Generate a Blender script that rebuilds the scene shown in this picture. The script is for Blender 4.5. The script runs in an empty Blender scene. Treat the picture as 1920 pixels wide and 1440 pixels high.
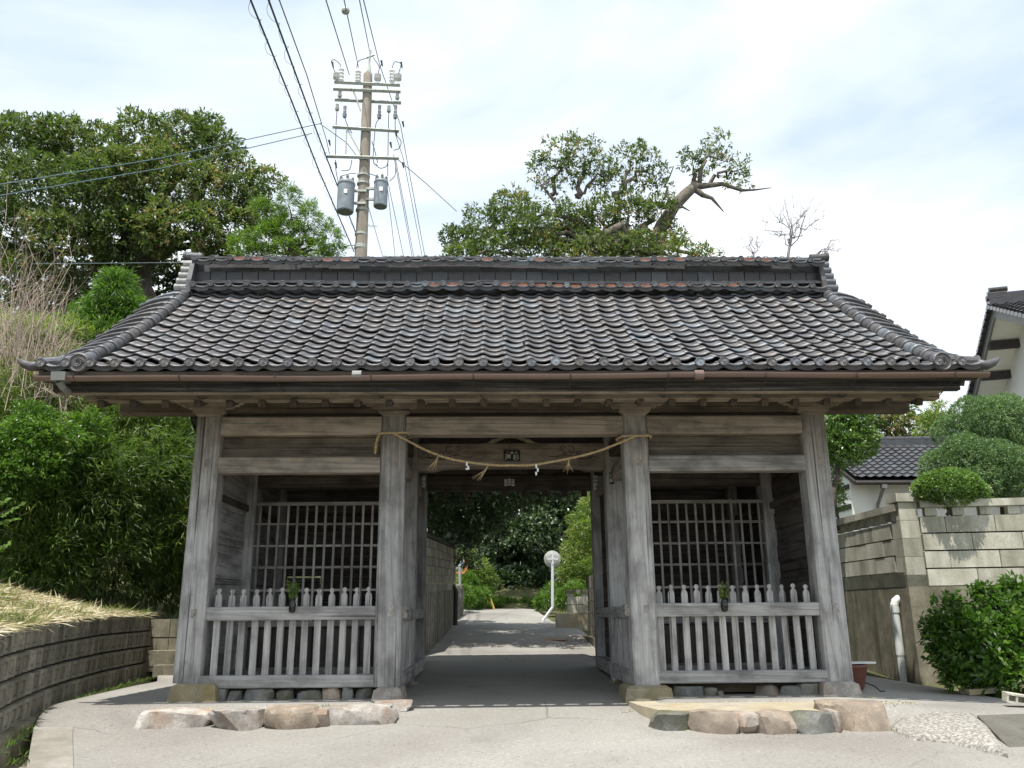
import bpy, bmesh, math, random
import numpy as np
from mathutils import Vector, Matrix, Euler, Quaternion
R_ = math.radians
rng = np.random.default_rng(7)
random.seed(7)
scene = bpy.context.scene
col = scene.collection

# ------------------------------------------------------------------ camera
FOC = 1553.0
CAM = np.array([-0.30, -11.38, 0.97])
cd = bpy.data.cameras.new('camera'); cam = bpy.data.objects.new('camera', cd); col.objects.link(cam)
cd.sensor_fit = 'HORIZONTAL'; cd.sensor_width = 36.0; cd.lens = 36.0 * FOC / 1920.0
cd.clip_start = 0.05; cd.clip_end = 1000
CR = Matrix.Rotation(-R_(1.45), 3, 'Z') @ Matrix.Rotation(R_(90 + 15.3), 3, 'X') @ Matrix.Rotation(-R_(0.5), 3, 'Z')
cam.matrix_world = Matrix.Translation(Vector(CAM)) @ CR.to_4x4()
scene.camera = cam
CRn = np.array(CR)

# ------------------------------------------------------------------ sky and sun
SUN = Vector((-0.16, -0.31, 1.0)).normalized()
w = bpy.data.worlds.new('World'); scene.world = w; w.use_nodes = True
nt = w.node_tree; nt.nodes.clear()
def N(nt, typ, **kw):
    n = nt.nodes.new(typ)
    for k, v in kw.items():
        if k.startswith('i_'):
            key = k[2:]
            n.inputs[int(key) if key.isdigit() else key.replace('_', ' ')].default_value = v
        else: setattr(n, k, v)
    return n
def ramp(nt, stops, interp='LINEAR'):
    n = nt.nodes.new('ShaderNodeValToRGB'); cr = n.color_ramp; cr.interpolation = interp
    while len(cr.elements) < len(stops): cr.elements.new(0.5)
    for e, (p, c) in zip(cr.elements, stops):
        e.position = p; e.color = (*c, 1) if len(c) == 3 else c
    return n
sky = N(nt, 'ShaderNodeTexSky', sky_type='NISHITA', sun_disc=False, sun_elevation=math.asin(SUN.z),
        sun_rotation=math.atan2(SUN.x, SUN.y), air_density=1.0, dust_density=0.6, ozone_density=1.0)
tc = N(nt, 'ShaderNodeTexCoord')
mp = N(nt, 'ShaderNodeMapping', i_Scale=(1.0, 1.0, 2.6)); mp.inputs['Rotation'].default_value = (0.0, 0.55, 0.35)
nz = N(nt, 'ShaderNodeTexNoise', i_Scale=1.5, i_Detail=7.0, i_Roughness=0.52, i_Distortion=0.35)
cr_ = ramp(nt, [(0.34, (0, 0, 0)), (0.62, (1, 1, 1))])
mx = N(nt, 'ShaderNodeMix', data_type='RGBA')
mul = N(nt, 'ShaderNodeMath', operation='MULTIPLY_ADD', i_1=0.95, i_2=0.05)
bg = N(nt, 'ShaderNodeBackground', i_Strength=0.10)
out = N(nt, 'ShaderNodeOutputWorld')
nt.links.new(tc.outputs['Generated'], mp.inputs['Vector']); nt.links.new(mp.outputs[0], nz.inputs['Vector'])
nt.links.new(nz.outputs['Fac'], cr_.inputs[0]); nt.links.new(cr_.outputs[0], mul.inputs[0])
nt.links.new(mul.outputs[0], mx.inputs['Factor'])
gap = N(nt, 'ShaderNodeMix', data_type='RGBA', i_Factor=0.6); nt.links.new(sky.outputs[0], gap.inputs['A']); gap.inputs['B'].default_value = (3.5, 4.5, 5.4, 1)
nt.links.new(gap.outputs['Result'], mx.inputs['A']); mx.inputs['B'].default_value = (6.0, 6.25, 6.5, 1)
nt.links.new(mx.outputs['Result'], bg.inputs['Color']); nt.links.new(bg.outputs[0], out.inputs[0])
sd = bpy.data.lights.new('sun', 'SUN'); so = bpy.data.objects.new('sun', sd); col.objects.link(so)
sd.energy = 3.2; sd.angle = R_(0.53); sd.color = (1.0, 0.955, 0.88)
so.rotation_euler = (-SUN).to_track_quat('-Z', 'Y').to_euler(); so.location = (0, -5, 30)
scene.view_settings.view_transform = 'Standard'; scene.view_settings.look = 'None'
scene.view_settings.exposure = 1.05; scene.view_settings.gamma = 1.0; scene.view_settings.use_curve_mapping = False

# ------------------------------------------------------------------ measuring helpers: a ray of the photograph met with a plane
def _ray(px, py):
    return CRn @ np.array([(px - 960) / FOC, -(py - 720) / FOC, -1.0])
def A(px, py, Y):
    d = _ray(px, py); return Vector(CAM + d * ((Y - CAM[1]) / d[1]))
def AZ(px, py, Z):
    d = _ray(px, py); return Vector(CAM + d * ((Z - CAM[2]) / d[2]))
def mpp(Y, py=720):            # metres per photo pixel at depth Y
    a = A(960, py, Y); b = A(970, py, Y); return (b - a).length / 10
def proj(p):
    q = CRn.T @ (np.array(p) - CAM); return 960 + FOC * q[0] / -q[2], 720 - FOC * q[1] / -q[2]

# ------------------------------------------------------------------ object helpers
def tag(o, label=None, cat=None, group=None, kind=None):
    if label: o['label'] = label
    if cat: o['category'] = cat
    if group: o['group'] = group
    if kind: o['kind'] = kind
    return o
def thing(name, label, cat, loc=(0, 0, 0), rz=0, group=None):
    o = bpy.data.objects.new(name, None); col.objects.link(o); o.location = loc; o.rotation_euler = (0, 0, rz)
    o.empty_display_size = 0.1
    return tag(o, label, cat, group)
def link(name, me, parent=None, mtx=None):
    o = bpy.data.objects.new(name, me); col.objects.link(o)
    if parent is not None: o.parent = parent
    if mtx is not None: o.matrix_basis = mtx
    return o
def obj(name, me, parent=None, mtx=None, **kw):
    return tag(link(name, me, parent, mtx), **kw)
class MB:
    """collects geometry for one mesh"""
    def __init__(s): s.v = []; s.f = []; s.m = []
    def add(s, vs, fs, m=0):
        b = len(s.v); s.v += [tuple(x) for x in vs]; s.f += [tuple(i + b for i in f) for f in fs]; s.m += [m] * len(fs)
    def box(s, c, d, rz=0.0, m=0, mtx=None):
        x, y, z = d[0] / 2, d[1] / 2, d[2] / 2
        M = mtx if mtx is not None else Matrix.Rotation(rz, 3, 'Z')
        vs = [Vector(c) + M @ Vector(p) for p in ((-x,-y,-z),(x,-y,-z),(x,y,-z),(-x,y,-z),(-x,-y,z),(x,-y,z),(x,y,z),(-x,y,z))]
        s.add(vs, [(0,3,2,1),(4,5,6,7),(0,1,5,4),(1,2,6,5),(2,3,7,6),(3,0,4,7)], m)
    def prism(s, poly, axis, a, b, m=0):
        """extrude a 2D polygon: axis 'y' -> poly in xz, 'x' -> poly in yz, 'z' -> poly in xy"""
        def P(p, t):
            return (p[0], t, p[1]) if axis == 'y' else ((t, p[0], p[1]) if axis == 'x' else (p[0], p[1], t))
        n = len(poly); vs = [P(p, a) for p in poly] + [P(p, b) for p in poly]
        fs = [tuple(range(n)), tuple(range(2 * n - 1, n - 1, -1))] + [(i, i + n, (i + 1) % n + n, (i + 1) % n) for i in range(n)]
        s.add(vs, fs, m)
    def tube(s, pts, rad, n=6, cap=True, m=0):
        pts = [Vector(p) for p in pts]
        if not hasattr(rad, '__len__'): rad = [rad] * len(pts)
        vs = []; up = None
        for i, p in enumerate(pts):
            t = (pts[min(i + 1, len(pts) - 1)] - pts[max(i - 1, 0)])
            t = t.normalized() if t.length > 1e-9 else Vector((0, 0, 1))
            if up is None:
                up = Vector((0, 0, 1)) if abs(t.z) < 0.9 else Vector((1, 0, 0))
            a = t.cross(up); a = a.normalized() if a.length > 1e-6 else t.orthogonal().normalized()
            b = a.cross(t).normalized(); up = b
            for k in range(n):
                th = 2 * math.pi * k / n
                vs.append(p + (a * math.cos(th) + b * math.sin(th)) * rad[i])
        fs = []
        for i in range(len(pts) - 1):
            for k in range(n):
                fs.append((i*n+k, i*n+(k+1) % n, (i+1)*n+(k+1) % n, (i+1)*n+k))
        if cap:
            fs.append(tuple(range(n - 1, -1, -1))); fs.append(tuple((len(pts)-1)*n + k for k in range(n)))
        s.add(vs, fs, m)
    def lathe(s, prof, n=16, c=(0, 0, 0), m=0):
        vs = []; c = Vector(c)
        for r, z in prof:
            for k in range(n):
                th = 2*math.pi*k/n; vs.append(c + Vector((r*math.cos(th), r*math.sin(th), z)))
        fs = [(i*n+k, i*n+(k+1) % n, (i+1)*n+(k+1) % n, (i+1)*n+k) for i in range(len(prof)-1) for k in range(n)]
        fs += [tuple(range(n-1, -1, -1)), tuple((len(prof)-1)*n+k for k in range(n))]
        s.add(vs, fs, m)
    def mesh(s, name, mats, smooth=False, xf=None):
        me = bpy.data.meshes.new(name); me.from_pydata(s.v, [], s.f)
        if not isinstance(mats, (list, tuple)): mats = [mats]
        for m in mats: me.materials.append(m)
        if len(mats) > 1: me.polygons.foreach_set('material_index', s.m)
        if smooth: me.polygons.foreach_set('use_smooth', [True] * len(me.polygons))
        if xf is not None: me.transform(xf)
        me.update(); return me
    def build(s, name, mats, parent=None, smooth=False, **kw):
        return tag(link(name, s.mesh(name, mats, smooth), parent), **kw)
def np_mesh(name, V, F, mat, attrs=None, smooth=False):
    """V (n,3), F (m,4) quads, attrs {name: per-vertex float}"""
    me = bpy.data.meshes.new(name); k = F.shape[1]
    me.vertices.add(len(V)); me.vertices.foreach_set('co', np.ascontiguousarray(V, dtype=np.float32).ravel())
    me.loops.add(F.size); me.loops.foreach_set('vertex_index', np.ascontiguousarray(F, dtype=np.int32).ravel())
    me.polygons.add(len(F)); me.polygons.foreach_set('loop_start', np.arange(0, F.size, k, dtype=np.int32))
    for nm, a in (attrs or {}).items():
        at = me.attributes.new(nm, 'FLOAT', 'POINT'); at.data.foreach_set('value', np.ascontiguousarray(a, dtype=np.float32))
    if smooth: me.polygons.foreach_set('use_smooth', np.ones(len(F), dtype=bool))
    me.materials.append(mat); me.update(calc_edges=True); return me
_beam_cache = {}
def beam_mesh(L, wd, ht, m, ch=0.012):
    """a chamfered bar along local X from 0 to L, shared between alike bars"""
    key = (round(L, 3), round(wd, 3), round(ht, 3), m.name, round(ch, 4))
    if key in _beam_cache: return _beam_cache[key]
    y, z = wd/2, ht/2; c = min(ch, y*.45, z*.45)
    sec = [(-y+c,-z),(y-c,-z),(y,-z+c),(y,z-c),(y-c,z),(-y+c,z),(-y,z-c),(-y,-z+c)]
    b = MB(); b.prism(sec, 'x', 0, L)
    me = b.mesh('bar', m); _beam_cache[key] = me; return me
def beam(name, p0, p1, wd, ht, m, parent=None, ch=0.012, **kw):
    p0 = Vector(p0); p1 = Vector(p1); d = p1 - p0; X = d.normalized()
    up = Vector((0, 0, 1)) if abs(X.z) < 0.95 else Vector((0, 1, 0))
    Y = up.cross(X).normalized(); Z = X.cross(Y)
    M = Matrix((X, Y, Z)).transposed().to_4x4(); M.translation = p0
    return tag(link(name, beam_mesh(d.length, wd, ht, m, ch), parent, M), **kw)
def sstep(x, a, b):
    t = np.clip((x - a) / (b - a), 0, 1); return t*t*(3 - 2*t)

# ------------------------------------------------------------------ materials
def newmat(name):
    m = bpy.data.materials.new(name); m.use_nodes = True; nt = m.node_tree
    return m, nt, nt.nodes['Principled BSDF']
def objcoord(nt, scale=(1, 1, 1), shift=True):
    tc = N(nt, 'ShaderNodeTexCoord'); mp = N(nt, 'ShaderNodeMapping', i_Scale=scale)
    nt.links.new(tc.outputs['Object'], mp.inputs['Vector'])
    if shift:
        oi = N(nt, 'ShaderNodeObjectInfo'); ml = N(nt, 'ShaderNodeMath', operation='MULTIPLY', i_1=37.0)
        nt.links.new(oi.outputs['Random'], ml.inputs[0])
        cb = N(nt, 'ShaderNodeCombineXYZ')
        for k in range(3): nt.links.new(ml.outputs[0], cb.inputs[k])
        ad = N(nt, 'ShaderNodeVectorMath', operation='ADD')
        nt.links.new(mp.outputs[0], ad.inputs[0]); nt.links.new(cb.outputs[0], ad.inputs[1]); return ad.outputs[0]
    return mp.outputs[0]
def mixc(nt, fac, a, b, mode='MIX'):
    n = N(nt, 'ShaderNodeMix', data_type='RGBA', blend_type=mode)
    for s, v in (('Factor', fac), ('A', a), ('B', b)):
        if isinstance(v, bpy.types.NodeSocket): nt.links.new(v, n.inputs[s])
        elif isinstance(v, (int, float)): n.inputs[s].default_value = v
        else: n.inputs[s].default_value = (*v, 1)
    return n.outputs['Result']
def bump(nt, b, h, strength, dist):
    bp = N(nt, 'ShaderNodeBump', i_Strength=strength, i_Distance=dist)
    nt.links.new(h, bp.inputs['Height']); nt.links.new(bp.outputs[0], b.inputs['Normal'])
def wood(name, dark, mid, light, brown=None, bscale=1.0):
    """weathered timber, grain along local X; bleached low down and browner where the eaves keep rain off"""
    m, nt, b = newmat(name)
    v = objcoord(nt, (0.30, 24, 24)); v2 = objcoord(nt, (1.3, 2.4, 2.4)); v3 = objcoord(nt, (0.20, 15, 15))
    n1 = N(nt, 'ShaderNodeTexNoise', i_Scale=1.7, i_Detail=6.0, i_Roughness=0.62, i_Distortion=0.7)
    n2 = N(nt, 'ShaderNodeTexNoise', i_Scale=1.6, i_Detail=4.0, i_Roughness=0.6)
    n3 = N(nt, 'ShaderNodeTexNoise', i_Scale=1.2, i_Detail=3.0, i_Roughness=0.5, i_Distortion=0.4)
    nt.links.new(v, n1.inputs['Vector']); nt.links.new(v2, n2.inputs['Vector']); nt.links.new(v3, n3.inputs['Vector'])
    v4 = objcoord(nt, (0.075, 1.0, 1.0)); wv = N(nt, 'ShaderNodeTexWave', wave_type='BANDS', bands_direction='DIAGONAL', i_Scale=4.4, i_Distortion=7.0, i_Detail=2.0); wv.inputs['Detail Scale'].default_value = 1.1; nt.links.new(v4, wv.inputs['Vector'])
    rw = ramp(nt, [(0.0, (0.62, 0.61, 0.60)), (0.22, (1, 1, 1)), (1.0, (1.05, 1.05, 1.05))]); nt.links.new(wv.outputs[0], rw.inputs[0])
    r1 = ramp(nt, [(0.25, dark), (0.5, mid), (0.72, light)]); nt.links.new(n1.outputs[0], r1.inputs[0])
    r2 = ramp(nt, [(0.36, (0.56, 0.55, 0.55)), (0.56, (1.08, 1.08, 1.07))]); nt.links.new(n2.outputs[0], r2.inputs[0])
    c = mixc(nt, 0.85, r1.outputs[0], r2.outputs[0], 'MULTIPLY'); c = mixc(nt, 0.5, c, rw.outputs[0], 'MULTIPLY')
    r3 = ramp(nt, [(0.31, (0.16, 0.15, 0.14)), (0.34, (1, 1, 1))]); nt.links.new(n3.outputs[0], r3.inputs[0])
    c = mixc(nt, 0.8, c, r3.outputs[0], 'MULTIPLY')
    if brown:
        g = N(nt, 'ShaderNodeNewGeometry'); sx = N(nt, 'ShaderNodeSeparateXYZ'); nt.links.new(g.outputs['Position'], sx.inputs[0])
        mr = N(nt, 'ShaderNodeMapRange', interpolation_type='SMOOTHSTEP'); nt.links.new(sx.outputs['Z'], mr.inputs[0])
        mr.inputs[1].default_value = 1.9; mr.inputs[2].default_value = 3.5; mr.inputs[3].default_value = 0.0; mr.inputs[4].default_value = 0.85
        c = mixc(nt, mr.outputs[0], c, mixc(nt, 1.0, c, brown, 'MULTIPLY'))
    oi = N(nt, 'ShaderNodeObjectInfo'); rr = ramp(nt, [(0, (0.82, 0.82, 0.82)), (1, (1.12, 1.12, 1.12))]); nt.links.new(oi.outputs['Random'], rr.inputs[0])
    c = mixc(nt, 1.0, c, rr.outputs[0], 'MULTIPLY')
    nt.links.new(c, b.inputs['Base Color']); b.inputs['Roughness'].default_value = 0.82; b.inputs['Specular IOR Level'].default_value = 0.25
    mm = N(nt, 'ShaderNodeMath', operation='MULTIPLY'); nt.links.new(n1.outputs[0], mm.inputs[0]); nt.links.new(r3.outputs[0], mm.inputs[1])
    bump(nt, b, mm.outputs[0], 0.8, 0.016 * bscale)
    return m
def mineral(name, stops, scale=6.0, fine=60.0, stain=None, stain_scale=0.8, rough=0.9, bmp=0.4, dist=0.01, objvar=0.0, world=False, streak=False):
    """stone, concrete, asphalt: blotches, grain and optional dirt"""
    m, nt, b = newmat(name)
    if world:
        g = N(nt, 'ShaderNodeNewGeometry'); v = g.outputs['Position']
    else: v = objcoord(nt)
    n1 = N(nt, 'ShaderNodeTexNoise', i_Scale=scale, i_Detail=6.0, i_Roughness=0.6); nt.links.new(v, n1.inputs['Vector'])
    n2 = N(nt, 'ShaderNodeTexNoise', i_Scale=fine, i_Detail=3.0, i_Roughness=0.7); nt.links.new(v, n2.inputs['Vector'])
    r1 = ramp(nt, stops); nt.links.new(n1.outputs[0], r1.inputs[0])
    r2 = ramp(nt, [(0.3, (0.72, 0.72, 0.72)), (0.7, (1.25, 1.25, 1.25))]); nt.links.new(n2.outputs[0], r2.inputs[0])
    c = mixc(nt, 0.8, r1.outputs[0], r2.outputs[0], 'MULTIPLY')
    if stain:
        v3 = v
        if streak:
            mp = N(nt, 'ShaderNodeMapping', i_Scale=(1, 1, 0.18)); nt.links.new(v, mp.inputs['Vector']); v3 = mp.outputs[0]
        n3 = N(nt, 'ShaderNodeTexNoise', i_Scale=stain_scale, i_Detail=7.0, i_Roughness=0.65); nt.links.new(v3, n3.inputs['Vector'])
        r3 = ramp(nt, [(0.42, (0, 0, 0)), (0.66, (1, 1, 1))]); nt.links.new(n3.outputs[0], r3.inputs[0])
        c = mixc(nt, r3.outputs[0], c, stain)
    if objvar:
        oi = N(nt, 'ShaderNodeObjectInfo'); rr = ramp(nt, [(0, (1-objvar,)*3), (1, (1+objvar,)*3)]); nt.links.new(oi.outputs['Random'], rr.inputs[0])
        c = mixc(nt, 1.0, c, rr.outputs[0], 'MULTIPLY')
    nt.links.new(c, b.inputs['Base Color']); b.inputs['Roughness'].default_value = rough; b.inputs['Specular IOR Level'].default_value = 0.25
    ad = N(nt, 'ShaderNodeMath', operation='MULTIPLY_ADD', i_1=0.35); nt.links.new(n2.outputs[0], ad.inputs[0]); nt.links.new(n1.outputs[0], ad.inputs[2])
    bump(nt, b, ad.outputs[0], bmp, dist)
    return m
def plain(name, c, rough=0.5, metal=0.0, var=0.12, scale=9.0, bmp=0.0):
    m, nt, b = newmat(name); v = objcoord(nt)
    n1 = N(nt, 'ShaderNodeTexNoise', i_Scale=scale, i_Detail=5.0); nt.links.new(v, n1.inputs['Vector'])
    r = ramp(nt, [(0.25, tuple(x*(1-var) for x in c)), (0.75, tuple(x*(1+var) for x in c))]); nt.links.new(n1.outputs[0], r.inputs[0])
    nt.links.new(r.outputs[0], b.inputs['Base Color']); b.inputs['Roughness'].default_value = rough; b.inputs['Metallic'].default_value = metal
    if bmp: bump(nt, b, n1.outputs[0], bmp, 0.01)
    return m
def leafmat(name, stops, rough=0.42, spec=0.5, trans=0.3):
    m, nt, b = newmat(name)
    at = N(nt, 'ShaderNodeAttribute', attribute_name='tint'); r = ramp(nt, stops); nt.links.new(at.outputs['Fac'], r.inputs[0])
    nt.links.new(r.outputs[0], b.inputs['Base Color']); b.inputs['Roughness'].default_value = rough; b.inputs['Specular IOR Level'].default_value = spec
    tr = N(nt, 'ShaderNodeBsdfTranslucent'); ms = N(nt, 'ShaderNodeMixShader', i_0=trans)
    br = mixc(nt, 1.0, r.outputs[0], (1.5, 1.7, 0.9), 'MULTIPLY'); nt.links.new(br, tr.inputs['Color'])
    nt.links.new(b.outputs[0], ms.inputs[1]); nt.links.new(tr.outputs[0], ms.inputs[2])
    nt.links.new(ms.outputs[0], nt.nodes['Material Output'].inputs['Surface'])
    return m
M_post = wood('weathered_post_timber', (0.25, 0.247, 0.24), (0.385, 0.382, 0.375), (0.49, 0.488, 0.48), brown=(0.58, 0.51, 0.43))
M_beam = wood('sheltered_beam_timber', (0.23, 0.215, 0.197), (0.36, 0.34, 0.315), (0.46, 0.437, 0.41), brown=(0.80, 0.67, 0.53))
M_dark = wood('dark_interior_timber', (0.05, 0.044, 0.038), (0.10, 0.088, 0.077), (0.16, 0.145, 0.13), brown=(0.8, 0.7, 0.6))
M_board = wood('recess_shade_board_timber', (0.10, 0.092, 0.081), (0.165, 0.152, 0.135), (0.23, 0.214, 0.192), brown=(0.78, 0.65, 0.52))  # darker than the beams: recess and eave shade put into the colour
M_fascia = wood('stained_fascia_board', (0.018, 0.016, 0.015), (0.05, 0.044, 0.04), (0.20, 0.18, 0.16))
def tilemat(name, k=1.25, rough=0.44, orange=True):
    m, nt, b = newmat(name)
    oi = N(nt, 'ShaderNodeObjectInfo'); at = N(nt, 'ShaderNodeAttribute', attribute_name='tint')
    ad = N(nt, 'ShaderNodeMath', operation='ADD'); nt.links.new(oi.outputs['Random'], ad.inputs[0]); nt.links.new(at.outputs['Fac'], ad.inputs[1])
    fr = N(nt, 'ShaderNodeMath', operation='FRACT'); nt.links.new(ad.outputs[0], fr.inputs[0])
    K = lambda *c: tuple(x*k for x in c)
    r = ramp(nt, [(0.0, K(.052,.052,.056)), (0.3, K(.066,.061,.060)), (0.5, K(.060,.063,.070)), (0.78, K(.075,.069,.068)), (0.93, K(.074,.080,.090)), (1.0, K(.115,.130,.142))])
    nt.links.new(fr.outputs[0], r.inputs[0])
    v = objcoord(nt); n1 = N(nt, 'ShaderNodeTexNoise', i_Scale=11.0, i_Detail=5.0, i_Roughness=0.65); nt.links.new(v, n1.inputs['Vector'])
    r1 = ramp(nt, [(0.3, (0.6, 0.6, 0.6)), (0.7, (1.25, 1.25, 1.25))]); nt.links.new(n1.outputs[0], r1.inputs[0])
    c = mixc(nt, 0.9, r.outputs[0], r1.outputs[0], 'MULTIPLY')
    if orange:
        n2 = N(nt, 'ShaderNodeTexNoise', i_Scale=9.0, i_Detail=4.0, i_Roughness=0.7); nt.links.new(v, n2.inputs['Vector'])
        r2 = ramp(nt, [(0.66, (0, 0, 0)), (0.73, (1, 1, 1))]); nt.links.new(n2.outputs[0], r2.inputs[0])
        c = mixc(nt, r2.outputs[0], c, (0.27, 0.125, 0.07))
    nt.links.new(c, b.inputs['Base Color']); b.inputs['Specular IOR Level'].default_value = 0.55
    rr = N(nt, 'ShaderNodeMapRange'); nt.links.new(n1.outputs[0], rr.inputs[0]); rr.inputs[3].default_value = rough - 0.1; rr.inputs[4].default_value = rough + 0.16
    nt.links.new(rr.outputs[0], b.inputs['Roughness']); bump(nt, b, n1.outputs[0], 0.15, 0.006)
    return m
M_tile = tilemat('glazed_roof_tile'); M_tile2 = tilemat('eave_tile_clay', 1.2, 0.5, False)
M_vtile = tilemat('verge_tile_clay', 1.5, 0.36, False); M_slate = tilemat('blue_slate_ridge_tile', .85, .4, False); M_petal = tilemat('pale_boss_relief', 2.6, .5, False)  # boss petals paler than the rim: relief contrast put into the colour
M_red = plain('exposed_red_clay', (0.20, 0.075, 0.042), 0.8, var=0.4, scale=14)
M_endglare = plain('glare_pale_ridge_tile', (0.30, 0.30, 0.29), 0.45, var=0.35, scale=16)
M_gutter = plain('brown_gutter_plastic', (0.16, 0.105, 0.085), 0.38, var=0.12, scale=4)
M_zinc = plain('grey_gutter_sheet', (0.19, 0.19, 0.18), 0.5, metal=0.2)
M_wire = plain('black_cable', (0.012, 0.013, 0.015), 0.5)
M_wireb = plain('bluish_cable', (0.07, 0.12, 0.14), 0.5)
M_iron = plain('rusty_dark_iron', (0.035, 0.028, 0.024), 0.7)
M_road = mineral('pale_concrete_road', [(0.3, (0.24, 0.232, 0.214)), (0.55, (0.30, 0.292, 0.27)), (0.75, (0.355, 0.345, 0.318))], 1.1, 60, stain=(0.23, 0.22, 0.202), stain_scale=0.55, world=True, bmp=0.5, dist=0.006)
def weather_road(m):
    nt = m.node_tree; b = nt.nodes['Principled BSDF']; src = b.inputs['Base Color'].links[0].from_socket
    g = N(nt, 'ShaderNodeNewGeometry'); nz = N(nt, 'ShaderNodeTexNoise', i_Scale=1.3, i_Detail=5.0); nt.links.new(g.outputs['Position'], nz.inputs['Vector'])
    ad = mixc(nt, 0.22, g.outputs['Position'], nz.outputs['Color'], 'ADD')
    vo = N(nt, 'ShaderNodeTexVoronoi', feature='DISTANCE_TO_EDGE', i_Scale=0.42); nt.links.new(ad, vo.inputs['Vector'])
    r = ramp(nt, [(0.0, (0.66, 0.64, 0.62)), (0.004, (0.78, 0.77, 0.75)), (0.008, (1, 1, 1))]); nt.links.new(vo.outputs['Distance'], r.inputs[0])
    n3 = N(nt, 'ShaderNodeTexNoise', i_Scale=0.5, i_Detail=2.0); nt.links.new(g.outputs['Position'], n3.inputs['Vector'])
    rm = ramp(nt, [(0.46, (0, 0, 0)), (0.6, (1, 1, 1))]); nt.links.new(n3.outputs[0], rm.inputs[0])
    c = mixc(nt, rm.outputs[0], src, mixc(nt, 1.0, src, r.outputs[0], 'MULTIPLY'))
    n4 = N(nt, 'ShaderNodeTexNoise', i_Scale=28.0, i_Detail=1.0); nt.links.new(g.outputs['Position'], n4.inputs['Vector'])
    r4 = ramp(nt, [(0.30, (0.55, 0.5, 0.46)), (0.36, (1, 1, 1)), (0.62, (1, 1, 1)), (0.70, (1.45, 1.45, 1.42))]); nt.links.new(n4.outputs[0], r4.inputs[0])
    c = mixc(nt, 0.5, c, r4.outputs[0], 'MULTIPLY')
    n5 = N(nt, 'ShaderNodeTexNoise', i_Scale=0.33, i_Detail=4.0, i_Distortion=0.6); nt.links.new(g.outputs['Position'], n5.inputs['Vector'])
    r5 = ramp(nt, [(0.35, (0.80, 0.775, 0.77)), (0.6, (1.04, 1.04, 1.03))]); nt.links.new(n5.outputs[0], r5.inputs[0])
    c = mixc(nt, 1.0, c, r5.outputs[0], 'MULTIPLY'); nt.links.new(c, b.inputs['Base Color'])
weather_road(M_road)
M_strip = mineral('worn_kerb_concrete', [(0.3, (0.24, 0.225, 0.20)), (0.55, (0.31, 0.295, 0.265)), (0.75, (0.38, 0.36, 0.33))], 2.5, 45, stain=(0.20, 0.185, 0.155), stain_scale=1.5, world=True, bmp=0.6, dist=0.008)
M_path = mineral('cast_concrete_apron', [(0.3, (0.30, 0.27, 0.21)), (0.6, (0.42, 0.385, 0.31)), (0.8, (0.50, 0.46, 0.37))], 2.5, 70, stain=(0.33, 0.27, 0.16), stain_scale=1.3, world=True, bmp=0.5, dist=0.006)
M_soil = mineral('dark_soil', [(0.3, (0.035, 0.028, 0.018)), (0.6, (0.075, 0.06, 0.04)), (0.8, (0.11, 0.095, 0.06))], 2.0, 35, world=True, bmp=0.8, dist=0.03)
M_turf = mineral('mossy_bank_earth', [(0.3, (0.05, 0.06, 0.02)), (0.6, (0.10, 0.10, 0.045)), (0.8, (0.20, 0.17, 0.09))], 2.2, 40, world=True, bmp=0.8, dist=0.03)
M_gravel = mineral('exposed_aggregate', [(0.32, (0.13, 0.115, 0.10)), (0.5, (0.27, 0.255, 0.23)), (0.68, (0.46, 0.44, 0.40))], 30, 90, world=True, bmp=1.0, dist=0.012)
M_granite = mineral('granite', [(0.25, (0.20, 0.18, 0.16)), (0.5, (0.33, 0.31, 0.285)), (0.75, (0.50, 0.48, 0.45))], 7, 45, stain=(0.25, 0.18, 0.13), stain_scale=3.0, bmp=0.7, dist=0.015, objvar=0.22)
M_greystone = mineral('grey_field_stone', [(0.25, (0.09, 0.09, 0.085)), (0.5, (0.17, 0.17, 0.16)), (0.75, (0.29, 0.29, 0.27))], 5, 50, stain=(0.12, 0.12, 0.07), stain_scale=3.0, bmp=0.7, dist=0.015, objvar=0.25)
M_tanstone = mineral('tan_field_stone', [(0.25, (0.16, 0.12, 0.085)), (0.5, (0.28, 0.225, 0.17)), (0.75, (0.40, 0.35, 0.29))], 7, 45, stain=(0.20, 0.17, 0.14), stain_scale=3.0, bmp=0.7, dist=0.015, objvar=0.2)
M_base = mineral('post_base_stone', [(0.3, (0.20, 0.18, 0.12)), (0.6, (0.32, 0.29, 0.21)), (0.8, (0.41, 0.38, 0.30))], 5, 60, stain=(0.24, 0.19, 0.08), stain_scale=2.0, bmp=0.6, dist=0.012, objvar=0.12)
M_oya = mineral('pale_cut_stone', [(0.3, (0.42, 0.405, 0.32)), (0.6, (0.55, 0.535, 0.45)), (0.8, (0.63, 0.615, 0.53))], 3, 45, stain=(0.24, 0.23, 0.175), stain_scale=1.5, streak=True, bmp=0.5, dist=0.012, objvar=0.09)
M_oyadark = mineral('damp_stone_course', [(0.3, (0.10, 0.10, 0.075)), (0.6, (0.16, 0.155, 0.12)), (0.8, (0.23, 0.22, 0.17))], 4, 45, stain=(0.07, 0.075, 0.055), stain_scale=1.6, bmp=0.5, dist=0.012, objvar=0.1)
M_shadecon = mineral('shade_toned_concrete', [(0.3, (0.085, 0.08, 0.07)), (0.6, (0.145, 0.138, 0.122)), (0.8, (0.22, 0.21, 0.19))], 6, 40, stain=(0.10, 0.095, 0.075), stain_scale=3.0, world=True, bmp=0.9, dist=0.015)
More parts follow.
